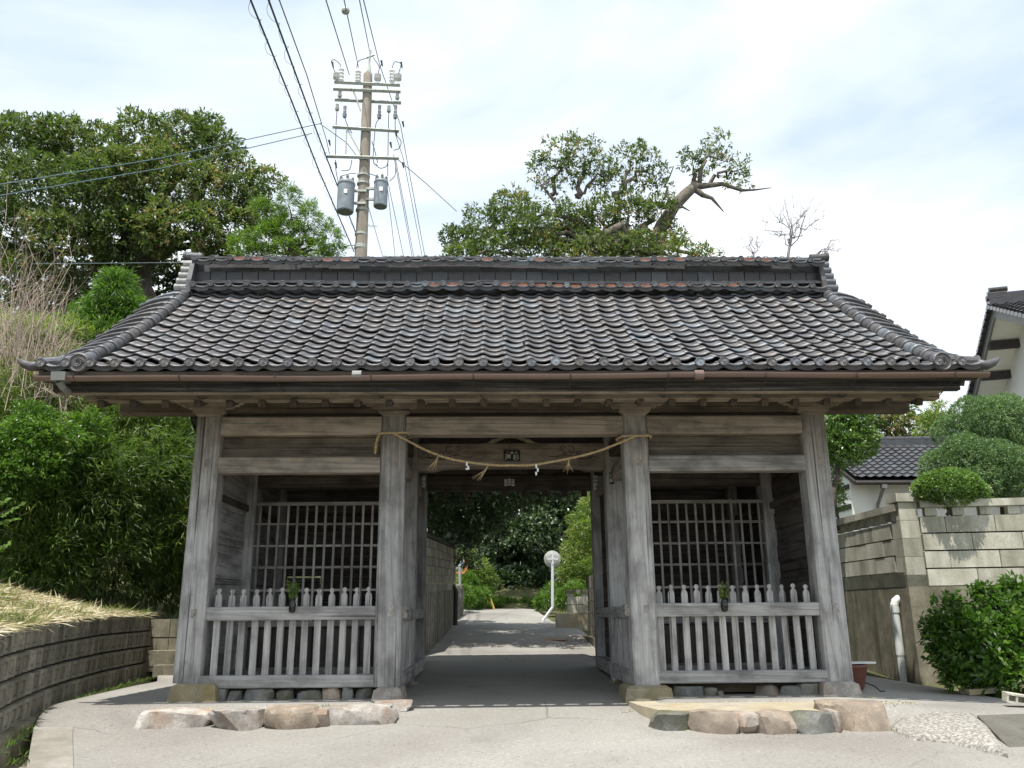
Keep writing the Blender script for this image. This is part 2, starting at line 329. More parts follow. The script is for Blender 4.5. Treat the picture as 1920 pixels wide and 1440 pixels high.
M_oldcon = mineral('stained_old_concrete', [(0.3, (0.16, 0.145, 0.105)), (0.6, (0.27, 0.25, 0.185)), (0.8, (0.38, 0.35, 0.27))], 3.5, 40, stain=(0.075, 0.072, 0.045), stain_scale=2.0, streak=True, bmp=0.5, dist=0.012)
M_block = mineral('lichened_wall_block', [(0.3, (0.17, 0.155, 0.125)), (0.55, (0.28, 0.26, 0.215)), (0.8, (0.42, 0.395, 0.34))], 5, 60, stain=(0.13, 0.125, 0.09), stain_scale=2.2, streak=True, bmp=0.6, dist=0.012, objvar=0.2)
M_joint = mineral('dark_wall_joint', [(0.3, (0.035, 0.032, 0.025)), (0.7, (0.07, 0.065, 0.05))], 6, 60, world=True)
M_white = plain('white_lime_plaster', (0.80, 0.80, 0.77), 0.85, var=0.05, scale=2)
M_pvc = plain('white_plastic_pipe', (0.72, 0.75, 0.72), 0.35, var=0.06)
M_blackwood = plain('stained_wood_and_groove_shade', (0.035, 0.03, 0.028), 0.6, var=0.3)
M_rope = plain('straw_rope', (0.42, 0.315, 0.165), 0.85, var=0.35, scale=40)
M_paper = plain('white_paper', (0.80, 0.80, 0.78), 0.8, var=0.03)
M_black = plain('black_lacquer', (0.012, 0.012, 0.012), 0.45)
M_ink = plain('pale_ink', (0.55, 0.55, 0.45), 0.7, var=0.1)
M_vase = plain('black_glazed_ceramic', (0.010, 0.009, 0.010), 0.1)
M_conc_pole = mineral('weathered_pole_concrete', [(0.3, (0.33, 0.29, 0.235)), (0.6, (0.42, 0.375, 0.31)), (0.8, (0.5, 0.455, 0.39))], 3, 40, stain=(0.22, 0.185, 0.15), stain_scale=1.2, streak=True, bmp=0.3)
M_galv = plain('galvanised_steel', (0.42, 0.44, 0.40), 0.5, metal=0.25, var=0.2)
M_trans = plain('grey_transformer_paint', (0.22, 0.255, 0.28), 0.45, var=0.25, scale=6)
M_porc = plain('white_porcelain', (0.75, 0.75, 0.73), 0.2, var=0.04)
M_bark = mineral('grey_bark', [(0.3, (0.06, 0.05, 0.04)), (0.6, (0.13, 0.11, 0.09)), (0.8, (0.21, 0.19, 0.155))], 5, 40, bmp=0.8, dist=0.03)
M_palebark = mineral('pale_limb_bark', [(0.3, (0.07, 0.06, 0.048)), (0.55, (0.16, 0.14, 0.115)), (0.8, (0.27, 0.245, 0.205))], 5, 40, bmp=0.8, dist=0.03)
M_twig = plain('dry_twig', (0.40, 0.32, 0.26), 0.9, var=0.3, scale=20)
M_bare = plain('bare_branch', (0.24, 0.22, 0.24), 0.9, var=0.2)
M_yellow = plain('yellow_marker', (0.55, 0.40, 0.08), 0.6)
M_orange = plain('orange_mirror_rim', (0.65, 0.22, 0.05), 0.5)
M_whitepaint = plain('white_pole_paint', (0.72, 0.74, 0.80), 0.4, var=0.05)
M_mirror = plain('mirror_glass', (0.7, 0.72, 0.74), 0.04, metal=1.0, var=0.02)
M_bucket = plain('red_brown_plastic', (0.16, 0.06, 0.045), 0.5)
G = lambda *a: list(a)
L_shii = leafmat('glossy_evergreen_leaf', G((0.0, (.046,.078,.022)), (0.45, (.095,.140,.038)), (0.75, (.150,.180,.055)), (0.93, (.24,.20,.08)), (1.0, (.31,.20,.13))), 0.46, 0.5, 0.35)
L_dark = leafmat('dark_camellia_leaf', G((0.0, (.024,.046,.018)), (0.6, (.055,.095,.038)), (1.0, (.11,.15,.07))), 0.36, 0.7, 0.25)
L_bamboo = leafmat('bamboo_leaf', G((0.0, (.060,.105,.022)), (0.5, (.135,.20,.042)), (0.85, (.23,.30,.07)), (1.0, (.38,.34,.16))), 0.40, 0.5, 0.42)
L_bright = leafmat('fresh_green_leaf', G((0.0, (.045,.10,.014)), (0.6, (.10,.19,.03)), (1.0, (.20,.30,.06))), 0.4, 0.5, 0.4)
L_cedar = leafmat('cedar_spray', G((0.0, (.045,.07,.02)), (0.5, (.12,.20,.035)), (1.0, (.22,.34,.06))), 0.55, 0.3, 0.3)
L_hedge = leafmat('clipped_hedge_leaf', G((0.0, (.045,.095,.024)), (0.6, (.105,.19,.044)), (1.0, (.20,.30,.075))), 0.36, 0.6, 0.35)
L_yew = leafmat('soft_yew_needle', G((0.0, (.080,.14,.058)), (0.6, (.145,.23,.098)), (1.0, (.23,.32,.15))), 0.5, 0.4, 0.25)
L_dry = leafmat('dry_cut_grass', G((0.0, (.09,.15,.03)), (0.3, (.20,.22,.08)), (0.55, (.36,.30,.18)), (0.8, (.52,.45,.33)), (1.0, (.66,.60,.48))), 0.7, 0.2, 0.2)
L_grass = leafmat('green_grass_blade', G((0.0, (.05,.11,.015)), (0.6, (.12,.21,.03)), (1.0, (.26,.30,.08))), 0.5, 0.3, 0.35)

# ------------------------------------------------------------------ foliage helpers
def unit(a): return a / np.maximum(np.linalg.norm(a, axis=-1, keepdims=True), 1e-9)
def leaves(c, d, L, W, tint, droop=0.0):
    """one folded leaf (two quads) per row of c: base c, axis d"""
    n = len(c); d = unit(d + np.array([0, 0, -droop])); r = unit(rng.normal(size=(n, 3))*.75 + np.array([-.1, -.25, 1.0]))
    s = unit(np.cross(d, r)); nn = unit(np.cross(s, d)); nn *= np.sign(nn[:, 2:3] + 1e-9)
    L = np.broadcast_to(np.asarray(L, float).reshape(-1, 1) if np.ndim(L) else L, (n, 1)); W = np.broadcast_to(np.asarray(W, float).reshape(-1, 1) if np.ndim(W) else W, (n, 1))
    p0 = c; p2 = c + d*L - nn*L*0.08; mid = c + d*L*0.5
    p1 = mid + s*W*0.5 + nn*W*0.18; p3 = mid - s*W*0.5 + nn*W*0.18
    V = np.stack([p0, p1, p2, p3], 1).reshape(-1, 3); F = np.arange(4*n).reshape(n, 4)
    return V, F, np.repeat(tint, 4)
def crown_arrays(blobs, per_m2, k, L, W, spread=0.9, droop=0.1, fill=0.35, upbias=0.25, tint_hi=0.0, clip=False):
    """blobs: (centre, (rx,ry,rz)); twigs sit through the outer shell, k leaves fan out of each"""
    Cs, Ds, Ts = [], [], []
    for bl_ in blobs:
        bc, br = bl_[0], bl_[1]; dens = bl_[2] if len(bl_) > 2 else 1.0
        bc = np.array(bc); br = np.array(br if hasattr(br, '__len__') else (br,)*3, float)
        area = 4*math.pi*((br[0]*br[1])**1.6/3 + (br[0]*br[2])**1.6/3 + (br[1]*br[2])**1.6/3)**(1/1.6)
        n = max(6, int(area*per_m2*dens)); u = unit(rng.normal(size=(n, 3)) + np.array([0, 0, upbias]))
        # lumpy radius so the outline is uneven
        ph = rng.uniform(0, 6.28, 3); lump = 1 + (.25 if clip else 1.0)*(0.16*np.sin(u[:, 0]*5+ph[0])*np.sin(u[:, 1]*5+ph[1]) + 0.12*np.sin(u[:, 2]*7+ph[2]))
        rad = np.where(rng.random(n) < fill, rng.uniform(0.35, 0.85, n), rng.uniform(0.93, 1.0, n) if clip else rng.uniform(0.82, 1.06, n))*lump
        tw = bc + u*br*rad[:, None]
        c = np.repeat(tw, k, 0); out = np.repeat(unit(u/br), k, 0)
        d = unit(out + spread*rng.normal(size=c.shape)); c = c + 0.25*L*rng.normal(size=c.shape)
        bt = rng.uniform(-0.16, 0.16); tw_t = np.clip(rng.beta(2, 2.6, n) + bt + tint_hi, 0, 1)
        Cs.append(c); Ds.append(d); Ts.append(np.clip(np.repeat(tw_t, k) + rng.normal(0, .1, n*k), 0, 1))
    c = np.concatenate(Cs); d = np.concatenate(Ds); t = np.concatenate(Ts)
    return leaves(c, d, L*rng.uniform(0.7, 1.25, len(c)), W*rng.uniform(0.75, 1.2, len(c)), t, droop)
def crown(name, mat, parent, blobs, per_m2, k, L, W, **kw):
    V, F, t = crown_arrays(blobs, per_m2, k, L, W, **kw)
    return link(name, np_mesh(name, V, F, mat, {'tint': t}), parent)
def limb(b, p, q, r0, r1, wob=0.12, n=5, seg=7):
    p = Vector(p); q = Vector(q); L = (q-p).length; pts = []; rs = []
    for i in range(seg+1):
        t = i/seg; x = p.lerp(q, t)
        if 0 < i < seg: x += Vector(rng.normal(size=3))*L*wob*0.3 + Vector((0, 0, 1))*L*0.08*math.sin(math.pi*t)
        pts.append(x); rs.append(r0 + (r1-r0)*t)
    b.tube(pts, rs, n)
    return pts
from mathutils import noise
# ================================================================== THE SETTING: ground, road, banks
RY = [-40, -11.4, -3.3, -1.9, -.5, 0, 1.95, 3.9, 5.5, 7, 10, 15, 20, 24, 60]
RZ = [-2.0, -.72, -.435, -.325, -.195, -.145, -.075, 0, .05, .10, .30, .68, 1.0, 1.1, 1.5]
def road_z(y): return np.interp(y, RY, RZ)
def ground_z(x, y):
    x = np.asarray(x, float); y = np.asarray(y, float); r = road_z(y)
    side = np.where(x < 0, -0.10, -0.11 - 0.05*np.clip(x - 4.0, 0, 2))
    side = np.where(y > 4.2, r + (side - r)*np.clip(1 - (y - 4.2)/3, 0, 1), side)
    wx = sstep(np.abs(x), 1.56, 1.78)
    wy = np.where(x < -4.55, sstep(y, -1.9, -.35), np.where(x > 4.3, sstep(y, -2.0, -1.3), sstep(y, -.78, -.68)))
    return r + (side - r)*wx*wy
def grid_mesh(name, xs, ys, zf, mat, smooth=True):
    X, Y = np.meshgrid(xs, ys); Z = zf(X, Y); V = np.stack([X, Y, Z], -1).reshape(-1, 3); nx = len(xs)
    i = (np.arange(len(ys)-1)[:, None]*nx + np.arange(nx-1)[None, :]).ravel()
    return np_mesh(name, V, np.stack([i, i+1, i+nx+1, i+nx], 1), mat, None, smooth)
def hillz(x, y):
    g = ground_z(x, y)
    bl = np.clip((-x - 6.9 + 0.5*np.clip(y - 5, 0, 3)*0), 0, 60)            # the left side climbs behind the retaining wall
    left = np.where((y > -8), np.clip((y + 8)/6, 0, 1)*np.minimum(0.42*bl, 9 + .06*bl), 0)
    behind_left = np.clip((y - 9)/10, 0, 1)*np.clip((-x - 2.6)/2.5, 0, 1)*1.6
    far = np.clip(y - 21.5, 0, 40)*0.34*(1 - 0.75*np.exp(-((x + 4)/2.4)**2)*np.exp(-((y-22)/5)**2))
    right = np.clip((y - 12)/8, 0, 1)*np.clip((x - 2.6)/3, 0, 1)*1.2
    return g - 0.09 + left + behind_left + far + right
xs = np.concatenate([np.linspace(-70, -14, 15), np.linspace(-13, 13, 66), np.linspace(15, 70, 14)])
ys = np.concatenate([np.linspace(-45, -13, 9), np.linspace(-12, 30, 106), np.linspace(32, 95, 18)])
obj('ground', grid_mesh('ground', xs, ys, lambda x, y: hillz(x, y) - 0.42*((x < -3.4) & (y < 6) & (x < -3.9 + .0*y)) , M_turf), kind='structure')
# pavement edge along the ditch on the left, read off the photo on the ground plane
EDGE = [AZ(36, 1475, -.36), AZ(50, 1440, -.34), AZ(64, 1365, -.24), AZ(76, 1349, -.22), AZ(119, 1332, -.2), AZ(185, 1308, -.15), AZ(255, 1288, -.12), AZ(333, 1271, -.1)]
EDGE = sorted([(p.y, p.x) for p in EDGE]); EDGE = [(-12, EDGE[0][1]+.3)] + EDGE + [(4.3, -6.25), (5.0, -6.3)]
ey = [e[0] for e in EDGE]; ex = [e[1] for e in EDGE]
def left_edge(y): return np.where(y < 5.2, np.interp(y, ey, ex), np.where(y < 6.2, -2.6, np.interp(y, [6.2, 7, 14.5, 20, 24], [-2.2, -1.72, -1.42, -1.35, -1.9])))
def right_edge(y): return np.where(y < -.9, np.interp(y, [-20, -3.5, -.9], [7.5, 5.2, 6.3]), np.where(y < 5.2, 6.42, np.interp(y, [5.2, 7, 12, 14.5, 20, 24], [2.6, 2.2, 2.1, 1.5, 1.25, .2])))
rys = np.concatenate([np.linspace(-20, -4, 20), np.linspace(-3.8, 5.15, 90), [5.25], np.linspace(5.4, 24, 60)])
us = np.linspace(0, 1, 70); V = []; 
for y in rys:
    x = left_edge(y) + (right_edge(y) - left_edge(y))*us; z = ground_z(x, np.full_like(x, y)) + 0.004
    row = np.stack([x, np.full_like(x, y), z], 1); V.append(np.vstack([[x[0], y, z[0]-.28], row, [x[-1], y, z[-1]-.28]]))
V = np.array(V); nx = V.shape[1]; i = (np.arange(len(rys)-1)[:, None]*nx + np.arange(nx-1)[None, :]).ravel()
obj('road', np_mesh('road', V.reshape(-1, 3), np.stack([i, i+1, i+nx+1, i+nx], 1), M_road), kind='structure')
b = MB()   # the ditch floor and the ledge at the wall's foot
WALL = [tuple(AZ(x, y, -.15)[:2]) for x, y in ((312, 1262), (298, 1265), (240, 1279), (185, 1294), (125, 1313), (66, 1336), (30, 1352), (0, 1368), (-60, 1402), (-150, 1458))]
def wall_at(s):
    P = [Vector(p) for p in WALL]; Ls = [(P[i+1]-P[i]).length for i in range(len(P)-1)]; T = sum(Ls)
    for i, l in enumerate(Ls):
        if s <= l or i == len(Ls)-1: return P[i].lerp(P[i+1], s/l), (P[i+1]-P[i]).normalized(), T
        s -= l
TW = wall_at(0)[2]
prev = None
for k in range(61):
    p, t, _ = wall_at(TW*k/60); n = Vector((-t.y, t.x)); n = n if n.x > 0 else -n
    z = float(np.interp(p.y, [-6, -2, 0], [-.26, -.17, -.13]))
    q = [Vector((*(p - n*.12), z)), Vector((*(p + n*.11), z-.01)), Vector((*(p + n*.12), z-.34)), Vector((*(p + n*.95), z-.36))]
    if prev:
        m = len(b.v); b.v += [tuple(x) for x in prev + q]; b.f += [(m+i, m+i+1, m+5+i, m+4+i) for i in range(3)]; b.m += [0]*3
    prev = q
b.build('ditch', M_oldcon, smooth=False, kind='structure')
b = MB(); prev = None                                      # paler concrete strip along the pavement's left edge
for k in range(24):
    y = -7 + k*.24; x = float(left_edge(y)); wd2 = .42; q = [Vector((x - .004, y, float(ground_z(x, y)) + .03)), Vector((x + wd2, y, float(ground_z(x + wd2, y)) + .03)), Vector((x + wd2, y, float(ground_z(x + wd2, y)) - .02)), Vector((x - .004, y, float(ground_z(x, y)) - .3))]
    if prev: m = len(b.v); b.v += [tuple(v) for v in prev + q]; b.f += [(m, m+1, m+5, m+4), (m+1, m+2, m+6, m+5), (m+3, m, m+4, m+7)]; b.m += [0]*3
    prev = q
b.build('edging_strip', M_strip, kind='structure')

# ------------------------------------------------------------------ stones
def stone_mesh(sx, sy, sz, mat, seed, flat=0.35, sub=3):
    """an uneven, flattened stone about sx by sy by sz, sitting on z = 0"""
    r = random.Random(seed); bm = bmesh.new(); bmesh.ops.create_icosphere(bm, subdivisions=sub, radius=1)
    ph = [r.uniform(0, 6.28) for _ in range(9)]; planes = []
    for _ in range(12):
        d = Vector((r.gauss(0, 1), r.gauss(0, 1), r.gauss(0, .8))).normalized(); planes.append((d, r.uniform(.58, .86)))
    for v in bm.verts:
        c = v.co.copy(); k = 1 + .10*math.sin(3*c.x+ph[0])*math.sin(3.3*c.y+ph[1]) + .07*math.sin(5*c.z+ph[2]+2*c.x) + .04*math.sin(9*c.x+ph[3])*math.sin(8*c.z+ph[4])
        e = .62
        c = Vector((math.copysign(abs(c.x)**e, c.x), math.copysign(abs(c.y)**e, c.y), math.copysign(abs(c.z)**e, c.z)))*k
        for d, h in planes:
            t = c.dot(d) - h*1.18
            if t > 0: c -= d*t*.97
        nv = .055*noise.noise(c*2.6 + Vector((seed, 0, 0))) + .02*noise.noise(c*6 + Vector((0, seed, 0)))
        c *= 1 + 1.6*nv; zt = c.z if c.z < .55 else .55 + (c.z - .55)*.22; v.co = Vector((c.x*sx*.55, c.y*sy*.54, zt*sz*1.55))
    xs0 = [v.co.x for v in bm.verts]; ys0 = [v.co.y for v in bm.verts]; zs0 = max(v.co.z for v in bm.verts); kx = sx*1.05/(max(xs0) - min(xs0)); ky = sy*1.05/(max(ys0) - min(ys0)); mx0 = (max(xs0) + min(xs0))/2
    for v in bm.verts: v.co = Vector(((v.co.x - mx0)*kx, v.co.y*ky, v.co.z*sz/zs0))
    me = bpy.data.meshes.new('stone'); bm.to_mesh(me); bm.free(); me.materials.append(mat)
    me.polygons.foreach_set('use_smooth', [True]*len(me.polygons)); me.set_sharp_from_angle(angle=R_(24)); return me
def put_stone(name, px0, px1, pytop, pybot, Y, depth, mat, seed, parent=None, ztop=None, **kw):
    """a stone whose front fills px0..px1, pytop..pybot in the plane y = Y"""
    a = A(px0, pybot, Y); c = A(px1, pytop, Y); sx = c.x - a.x; sz = (ztop - a.z + .02)/1.1 if ztop is not None else c.z - a.z
    return tag(link(name, stone_mesh(sx, depth, sz*1.1, mat, seed), parent, Matrix.Translation(((a.x+c.x)/2, Y + depth*.42, a.z - sz*.06)) @ Matrix.Rotation(random.Random(seed).uniform(-.12, .12), 4, 'Z')), **kw)

# the two raised concrete aprons before the side bays, each edged with field stones
def apron(name, poly, z0, z1):
    b = MB(); b.prism(poly, 'z', z0, z1); return b.build(name, M_path, kind='structure')
yL = -.84; yR = -1.02
PL = [tuple(AZ(x, y, -.12)[:2]) for x, y in ((250, 1318), (262, 1326), (330, 1331), (480, 1333), (600, 1330), (700, 1326), (744, 1320), (770, 1309))] + [(-1.46, -.25), (-1.6, -.02), (-4.75, .0)]
apl = apron('left_apron', PL, -.45, -.125)
for k, (a, c, t, bo, Y, m) in enumerate([(252, 392, 1314, 1351, -1.30, M_granite), (384, 492, 1320, 1356, -1.46, M_granite), (488, 596, 1326, 1357, -1.46, M_tanstone), (572, 620, 1320, 1354, -1.36, M_granite), (606, 742, 1310, 1350, -1.25, M_granite)]):
    put_stone('edging_stone', a, c, t, bo, Y, .42, m, 20+k, apl, ztop=-.095 + .02*(k % 3))
put_stone('edging_stone', 694, 772, 1305, 1326, -.62, .3, M_granite, 31, apl, ztop=-.09)
PR = [tuple(AZ(x, y, -.125)[:2]) for x, y in ((1178, 1314), (1200, 1322), (1238, 1331), (1400, 1332), (1560, 1333), (1600, 1328))] + [(4.6, -.25), (4.55, .02), (1.55, .02), (1.49, -.25)]
apr = apron('right_apron', PR, -.5, -.13)
for k, (a, c, t, bo, Y, m) in enumerate([(1222, 1302, 1328, 1355, -1.74, M_greystone), (1298, 1386, 1329, 1360, -1.88, M_tanstone), (1380, 1428, 1326, 1361, -1.90, M_granite), (1420, 1494, 1325, 1364, -1.94, M_tanstone), (1488, 1578, 1326, 1365, -1.96, M_greystone), (1560, 1586, 1342, 1367, -1.9, M_granite)]):
    put_stone('edging_stone', a, c, t, bo, Y, .4, m, 40+k, apr, ztop=-.125 + .02*(k % 2))
put_stone('boulder', 1554, 1692, 1298, 1370, -1.86, .75, M_tanstone, 61, label='big reddish brown boulder at the right end of the stone edging before the gate', cat='boulder', ztop=-.035)
# exposed aggregate ramp, kerb and hollow block at the right front
p = [AZ(1668, 1366, -.30), AZ(1700, 1342, -.22), AZ(1760, 1338, -.20), AZ(1822, 1340, -.20), AZ(1850, 1362, -.24), AZ(1890, 1415, -.38), AZ(1780, 1395, -.37), AZ(1710, 1384, -.33)]
cx = sum((q for q in p), Vector())/len(p); b = MB()
top = [q + Vector((0, 0, .012)) for q in p]; inn = [cx + (q-cx)*.86 + Vector((0, 0, .045)) for q in p]; n = len(p)
b.add([q - Vector((0, 0, .15)) for q in p] + top + inn + [cx + Vector((0, 0, .055))], [(i, (i+1) % n, n+(i+1) % n, n+i) for i in range(n)] + [(n+i, n+(i+1) % n, 2*n+(i+1) % n, 2*n+i) for i in range(n)] + [(2*n+i, 2*n+(i+1) % n, 3*n) for i in range(n)])
b.build('aggregate_ramp', M_gravel, smooth=True, kind='structure')
q = [AZ(1832, 1341, -.19), AZ(1990, 1336, -.19), AZ(2020, 1398, -.38), AZ(1893, 1402, -.38)]
b = MB(); b.add([v - Vector((0, 0, .25)) for v in q] + [v + Vector((0, 0, .0)) for v in q], [(3,2,1,0), (4,5,6,7), (0,1,5,4), (1,2,6,5), (2,3,7,6), (3,0,4,7)])
b.build('roadside_slab', M_shadecon, label='shade-toned concrete slab at the right edge beside the aggregate ramp', cat='slab')  # darker concrete: the shade of a steeper face put into the colour
b = MB(); c0 = A(1912, 1312, -.85); Lb = .40
for k in range(5): b.box((-.2 + k*.1 - .0, 0, 0), (.022, .18, .10))
b.box((0, 0, .045), (.42, .19, .022)); b.box((0, 0, -.045), (.42, .19, .022)); b.box((0, .02, 0), (.40, .03, .07))
o = b.build('concrete_block', M_oya, label='grey hollow concrete block lying on its side at the right edge', cat='block'); o.location = c0 + Vector((.05, 0, .0)); o.rotation_euler = (R_(2), R_(9), R_(-14))
b = MB(); c1 = AZ(1845, 1302, -.2); b.box((0, 0, 0), (.6, .22, .07)); o = b.build('kerb_slab', M_path, label='pale broken kerb slab in front of the shrub at right', cat='slab'); o.location = c1 + Vector((.05, .05, .05)); o.rotation_euler = (0, R_(-3), R_(4))

# ================================================================== THE GATE
gate = thing('temple_gate', 'weathered timber temple gate with a dark tiled gable roof spanning the lane', 'gate')
PX = [-4.19, -1.655, 1.69, 4.20]; PZ = [.115, .045, .03, .055]; S = .34
def post(x, y, z0, z1, s, m, name='post'):
    return beam(name, (x, y, z0), (x, y, z1), s, s, m, gate, ch=.03)
for i, x in enumerate(PX):
    p0 = post(x, 0, PZ[i], 3.60, S, M_post)
    for zz, dx in ((.97, 0.03), (2.93, 0.03)):
        beam('tenon_end', (x+dx, -.172, zz), (x+dx, -.160 - .002, zz), .075, .11, M_beam, gate, ch=.003)
    post(x, 1.95, -.06, 3.95, S*.98, M_post); post(x, 3.9, 0.0, 3.60, S*.95, M_post)
for k, (a, c, t, bo) in enumerate([(318, 404, 1279, 1312), (700, 751, 1288, 1307), (1176, 1259, 1286, 1313), (1546, 1610, 1278, 1302)]):
    b = MB(); lo = A(a, bo, -.27); hi = A(c, t, -.27); d = .62; x0, x1, z0, z1 = lo.x, hi.x, lo.z - .06, PZ[k]; yb = -.27; i_ = .05
    b.add([(x0-.03, yb-.03, z0), (x1+.03, yb-.03, z0), (x1+.03, yb+d, z0), (x0-.03, yb+d, z0), (x0, yb, z1-.03), (x1, yb, z1-.03), (x1, yb+d, z1-.03), (x0, yb+d, z1-.03), (x0+i_, yb+i_, z1), (x1-i_, yb+i_, z1), (x1-i_, yb+d-i_, z1), (x0+i_, yb+d-i_, z1)],
          [(0,1,5,4),(1,2,6,5),(2,3,7,6),(3,0,4,7),(4,5,9,8),(5,6,10,9),(6,7,11,10),(7,4,8,11),(8,9,10,11)])
    b.build('base_stone', M_base if k in (0, 2) else M_granite, gate)
for x in PX:
    for y, z in ((1.95, -.06), (3.9, 0.0)):
        b = MB(); b.box((x, y, z - .08), (.46, .46, .16)); b.build('base_stone', M_base, gate)
# beams of the front
for i in range(3):
    xa, xb = PX[i] + S/2, PX[i+1] - S/2
    beam('tie_beam', (xa, -.03, 3.455), (xb, -.03, 3.455), .26, .262, M_beam, gate, ch=.02)
    beam('frieze_board', (xa - .1, .0, 3.62), (xb + .1, .0, 3.62), .06, .16, M_dark, gate)
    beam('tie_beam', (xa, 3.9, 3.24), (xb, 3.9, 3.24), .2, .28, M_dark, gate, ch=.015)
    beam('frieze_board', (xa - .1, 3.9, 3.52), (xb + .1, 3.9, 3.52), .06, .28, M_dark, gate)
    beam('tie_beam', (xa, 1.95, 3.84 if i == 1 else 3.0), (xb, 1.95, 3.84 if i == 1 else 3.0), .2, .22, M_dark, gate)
for i in (0, 2):
    xa, xb = PX[i] + S/2, PX[i+1] - S/2
    for zc in (3.099, 3.249): beam('frieze_board', (xa - .05, .04, zc), (xb + .05, .04, zc), .05 + .006*(zc > 3.1), .148, M_board, gate, ch=.005)
    beam('lintel', (xa, -.05, 2.912), (xb, -.05, 2.912), .22, .222, M_post if i else M_beam, gate, ch=.02)
beam('wall_plate', (-5.45, .0, 3.745), (5.62, .0, 3.745), .20, .205, M_board, gate, ch=.015)
beam('wall_plate', (-5.45, 3.9, 3.745), (5.62, 3.9, 3.745), .20, .205, M_dark, gate, ch=.015)
beam('eave_beam', (-5.55, -.80, 3.70), (5.63, -.80, 3.70), .17, .135, M_beam, gate, ch=.01)
beam('eave_beam', (-5.55, 4.70, 3.70), (5.63, 4.70, 3.70), .17, .135, M_dark, gate, ch=.01)
for k in range(27):
    x = -5.35 + k*.412
    for y0, y1 in ((.10, -.875), (3.80, 4.775)):
        beam('eave_rafter', (x, y1, 3.585), (x, y0, 4.0), .085, .092, M_dark, gate, ch=.008)
# bearing blocks and scrolled boat brackets over the front posts
sc = [(-.46, .10), (-.455, .05), (-.40, .04), (-.385, .015), (-.33, .012), (-.30, -.02), (-.2, -.03), (.2, -.03), (.30, -.02), (.33, .012), (.385, .015), (.40, .04), (.455, .05), (.46, .10)]
mb = MB(); mb.prism(sc, 'y', -.07, .07); me_boat = mb.mesh('boat_bracket', M_beam)
cp = [(-.14, 0), (.14, 0), (.215, .06), (.215, .135), (-.215, .135), (-.215, .06)]
mb = MB(); mb.prism(cp, 'y', -.2, .2); me_cap = mb.mesh('bearing_block', M_beam)
for x in PX:
    link('bearing_block', me_cap, gate, Matrix.Translation((x, -.02, 3.578))); link('boat_bracket', me_boat, gate, Matrix.Translation((x, -.155, 3.715)))
# side walls of boards, passage sides, sills and rails
for x in (-4.19, 4.20):
    for y0, y1 in ((.17, 1.78), (2.12, 3.74)):
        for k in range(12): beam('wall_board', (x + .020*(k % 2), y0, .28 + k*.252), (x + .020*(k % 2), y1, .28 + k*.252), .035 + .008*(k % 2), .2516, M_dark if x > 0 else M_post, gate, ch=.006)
        beam('side_tie', (x, y0, 3.44), (x, y1, 3.44), .2, .24, M_dark, gate); beam('side_sill', (x, y0, .10), (x, y1, .10), .2, .14, M_post, gate)
        beam('side_rail', (x - .03*np.sign(x), y0, 2.55), (x - .03*np.sign(x), y1, 2.55), .09, .10, M_dark, gate)
for x, sg in ((-1.655, 1), (1.69, -1)):
    for y0, y1 in ((.17, 1.78), (2.12, 3.74)):
        beam('side_tie', (x, y0, 3.47), (x, y1, 3.47), .2, .24, M_dark, gate); beam('side_tie', (x, y0, 3.06), (x, y1, 3.06), .16, .2, M_beam, gate)
        beam('side_rail', (x + sg*.10, y0, .93), (x + sg*.10, y1, .93), .12, .16, M_post, gate); beam('side_sill', (x + sg*.08, y0, .09), (x + sg*.08, y1, .09), .18, .20, M_post, gate)
    for k in range(9): beam('side_board', (x + sg*.06, .26 + k*.172, .19), (x + sg*.06, .26 + k*.172, .85), .165, .03, M_post, gate, ch=.004)
    beam('rail_end', (x + sg*.165, -.03, .96), (x + sg*.165, .28, .96), .13, .15, M_beam, gate) 
    for k in range(12): beam('wall_board', (x, 2.12, .28 + k*.24), (x, 3.74, .28 + k*.24), .03 + .008*(k % 2), .234, M_dark, gate, ch=.005)
